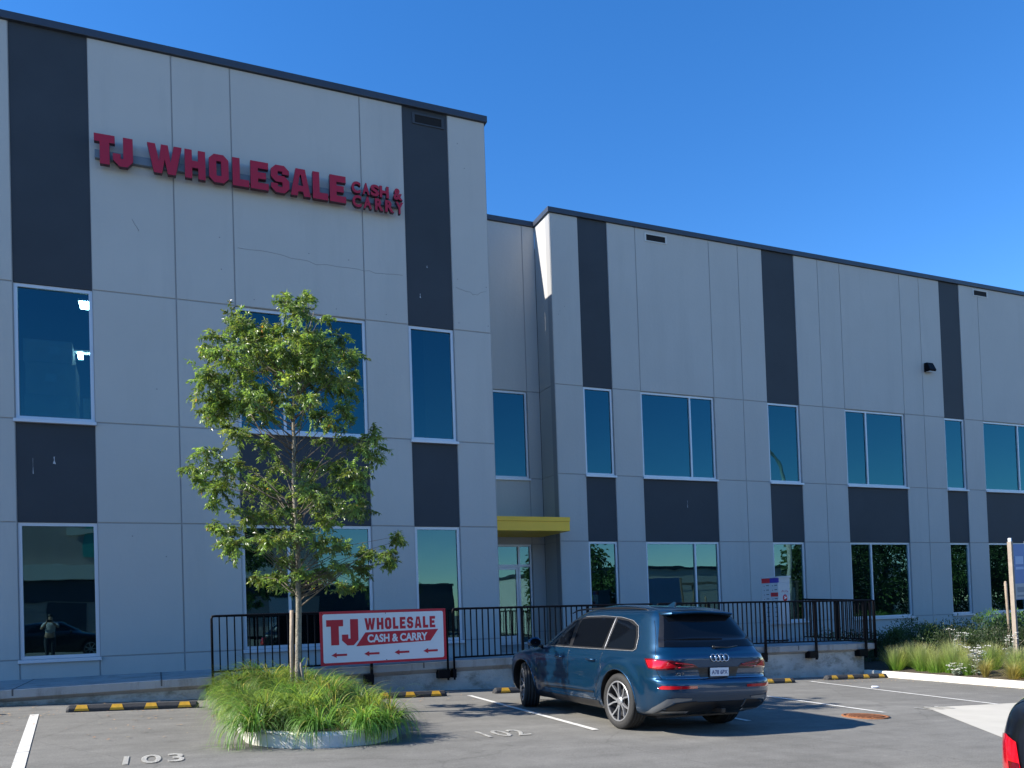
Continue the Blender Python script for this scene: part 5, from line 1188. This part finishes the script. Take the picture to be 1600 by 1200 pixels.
for i, (x, y, h, r_) in enumerate(((47, -8, 8, 2.6), (52.5, -9, 10, 3.8), (57.5, -10, 10.5, 4.0), (62.5, -9, 10.5, 4.0), (67.5, -9, 10, 4.0), (73, -10, 10, 3.8), (24, -24, 5.5, 2.2), (31, -20, 7.0, 2.6), (34.5, -26, 9, 2.2), (19, -34, 6, 2.4), (27.5, -30, 6.5, 2.4), (29.5, -11, 7, 2.6))):
    far_tree(x, y, h, r_, ('leafy green tree reflected in the lower windows, number %s from the left' % ['eight', 'nine', 'ten', 'eleven', 'twelve', 'thirteen', 'two', 'five', 'seven', 'one', 'three', 'six'][i]), n=9000 if i < 6 else 4500)
def lamp_post(x, y):
    t = thing('street_lamp', 'arched pale street lamp mast reflected in the upper slim window', 'street lamp', (x, y, gz(x, y))); bm = bmesh.new()
    pts = [(0, 0, 0), (0, 0, 5), (0, 0, 10.8)]+[(-3.0*(1-math.cos(a)), 0, 10.8+3.0*math.sin(a)) for a in [math.pi/2*k/8 for k in range(1, 9)]]
    tube(bm, pts, [.2, .17, .14]+[.12]*8, 10); obj('mast', bm, M_CR, t); boxo('lamp_head', -3.7, -2.9, -.15, .15, 13.72, 13.85, M_ALU, t)
lamp_post(42.4, -5)
def fence():
    t = thing('lot_fence', 'pale panel fence with brown posts across the lot, reflected beside the door', 'fence', (31, -5, gz(31, -5)))
    for i in range(5):
        boxo('post', i*3-.1, i*3+.1, -.1, .1, 0, 3.7, M_BARK, t); boxo('panel', i*3+.11, i*3+2.89, -.03, .03, .1, 3.35, M_CR, t) if i < 4 else None
    boxo('top_beam', -.2, 12.2, -.12, .12, 3.702, 3.85, M_BARK, t)
fence()

def copy_tree(o, parent=None):
    c = o.copy(); COL.objects.link(c); c.parent = parent
    for ch in list(o.children): copy_tree(ch, c)
    return c
c2 = copy_tree(bc); c2.location = (-6.3, -4.2, gz(-6.3, -4.2)); c2.rotation_euler = (0, 0, R(-93)); c2['label'] = 'dark parked car reflected in the lower left window behind the photographer'

def photographer():
    t = thing('person', 'person in a pale shirt holding up a phone, reflected in the lower left window', 'person', (-3.75, -.4, gz(-3.75, -.4)))
    def skin(name, V, E_, rads, mat, sub=2, root=0):
        me = bpy.data.meshes.new(name); me.from_pydata(V, E_, []); o = bpy.data.objects.new(name, me); COL.objects.link(o)
        md = o.modifiers.new('s', 'SKIN'); md.use_smooth_shade = True
        for i, r_ in enumerate(rads): me.skin_vertices[0].data[i].radius = r_ if isinstance(r_, tuple) else (r_, r_)
        me.skin_vertices[0].data[root].use_root = True
        o.modifiers.new('u', 'SUBSURF').levels = sub
        dg = bpy.context.evaluated_depsgraph_get(); dg.update(); m2 = bpy.data.meshes.new_from_object(o.evaluated_get(dg)); bpy.data.objects.remove(o, do_unlink=True)
        m2.materials.clear(); m2.materials.append(mat); return link(bpy.data.objects.new(name, m2), t)
    MS = pm('skin', (.42, .26, .18), .55); MSH = pm('pale_shirt', (.5, .5, .52), .8); MTR = pm('dark_trousers', (.03, .035, .05), .85); MH = pm('dark_hair', (.02, .014, .01), .6)
    V = [(0, 0, .95), (0, 0, 1.12), (0, 0, 1.32), (0, .0, 1.46), (0, .01, 1.53), (0, .02, 1.60), (0, .02, 1.70)]; Ed = [(0, 1), (1, 2), (2, 3), (3, 4), (4, 5), (5, 6)]
    rd = [(.15, .11), (.14, .10), (.17, .115), (.10, .08), (.052, .055), (.072, .088), (.068, .08)]
    for sg in (-1, 1):
        b = len(V); V += [(sg*.19, 0, 1.42), (sg*.27, .10, 1.24), (sg*.10, .33, 1.46), (sg*.075, .36, 1.50), (sg*.065, .375, 1.53)]; Ed += [(3, b), (b, b+1), (b+1, b+2), (b+2, b+3), (b+3, b+4)]; rd += [.062, .045, .028, (.034, .018), (.032, .015)]
        for k in range(4):
            c = len(V); x0 = sg*(.045+.016*k); V += [(x0, .385, 1.56), (x0-sg*.012, .395-.004*k, 1.585-.006*k), (x0-sg*.022, .385, 1.592-.008*k)]; Ed += [(b+4, c), (c, c+1), (c+1, c+2)]; rd += [.009, .0085, .007]
        c = len(V); V += [(sg*.04, .365, 1.50), (sg*.022, .37, 1.52)]; Ed += [(b+3, c), (c, c+1)]; rd += [.012, .009]
        b = len(V); V += [(sg*.09, 0, .86), (sg*.10, .01, .48), (sg*.105, -.01, .09), (sg*.11, .13, .035)]; Ed += [(0, b), (b, b+1), (b+1, b+2), (b+2, b+3)]; rd += [.095, .062, .042, (.045, .03)]
    skin('body', V, Ed, rd, MS)
    Vs = [(0, 0, .98), (0, 0, 1.14), (0, 0, 1.32), (0, 0, 1.45)]; Es = [(0, 1), (1, 2), (2, 3)]; rs = [(.165, .125), (.155, .115), (.185, .13), (.115, .09)]
    for sg in (-1, 1): b = len(Vs); Vs += [(sg*.19, 0, 1.42), (sg*.255, .08, 1.28)]; Es += [(3, b), (b, b+1)]; rs += [.075, .062]
    skin('shirt', Vs, Es, rs, MSH)
    Vs = [(0, 0, .98)]; Es = []; rs = [(.165, .12)]
    for sg in (-1, 1): b = len(Vs); Vs += [(sg*.09, 0, .86), (sg*.10, .01, .48), (sg*.105, -.01, .10)]; Es += [(0, b), (b, b+1), (b+1, b+2)]; rs += [.108, .078, .062]
    skin('trousers', Vs, Es, rs, MTR)
    bm = bmesh.new(); bmesh.ops.create_icosphere(bm, subdivisions=3, radius=1)
    for v in bm.verts: v.co = Vector((v.co.x*.083, -.005+v.co.y*.098-(.012 if v.co.z < 0 else 0), 1.70+v.co.z*(.095 if v.co.z > 0 or v.co.y < 0 else .01)))
    obj('hair', bm, MH, t, smooth=True)
    bm = bmesh.new(); bmesh.ops.create_icosphere(bm, subdivisions=2, radius=1)
    for v in bm.verts: v.co = Vector((v.co.x*.012, .112+v.co.y*.016, 1.625+v.co.z*.024))
    obj('nose', bm, MS, t, smooth=True)
    for sg in (-1, 1): boxo('eye', sg*.03-.011, sg*.03+.011, .090, .101, 1.650, 1.661, MH, t, .003)
    boxo('mouth', -.022, .022, .094, .103, 1.582, 1.590, pm('lips', (.3, .12, .1), .5), t, .002)
    p = thing('phone', 'dark phone held up by the reflected person', 'phone', (-3.75, .005, gz(-3.75, -.4)+1.535)); boxo('case', -.075, .075, -.004, .004, -.037, .037, M_TRIM, p, .003); boxo('camera_lens', .045, .06, .0045, .007, .01, .025, M_CARGLASS, p)
photographer()
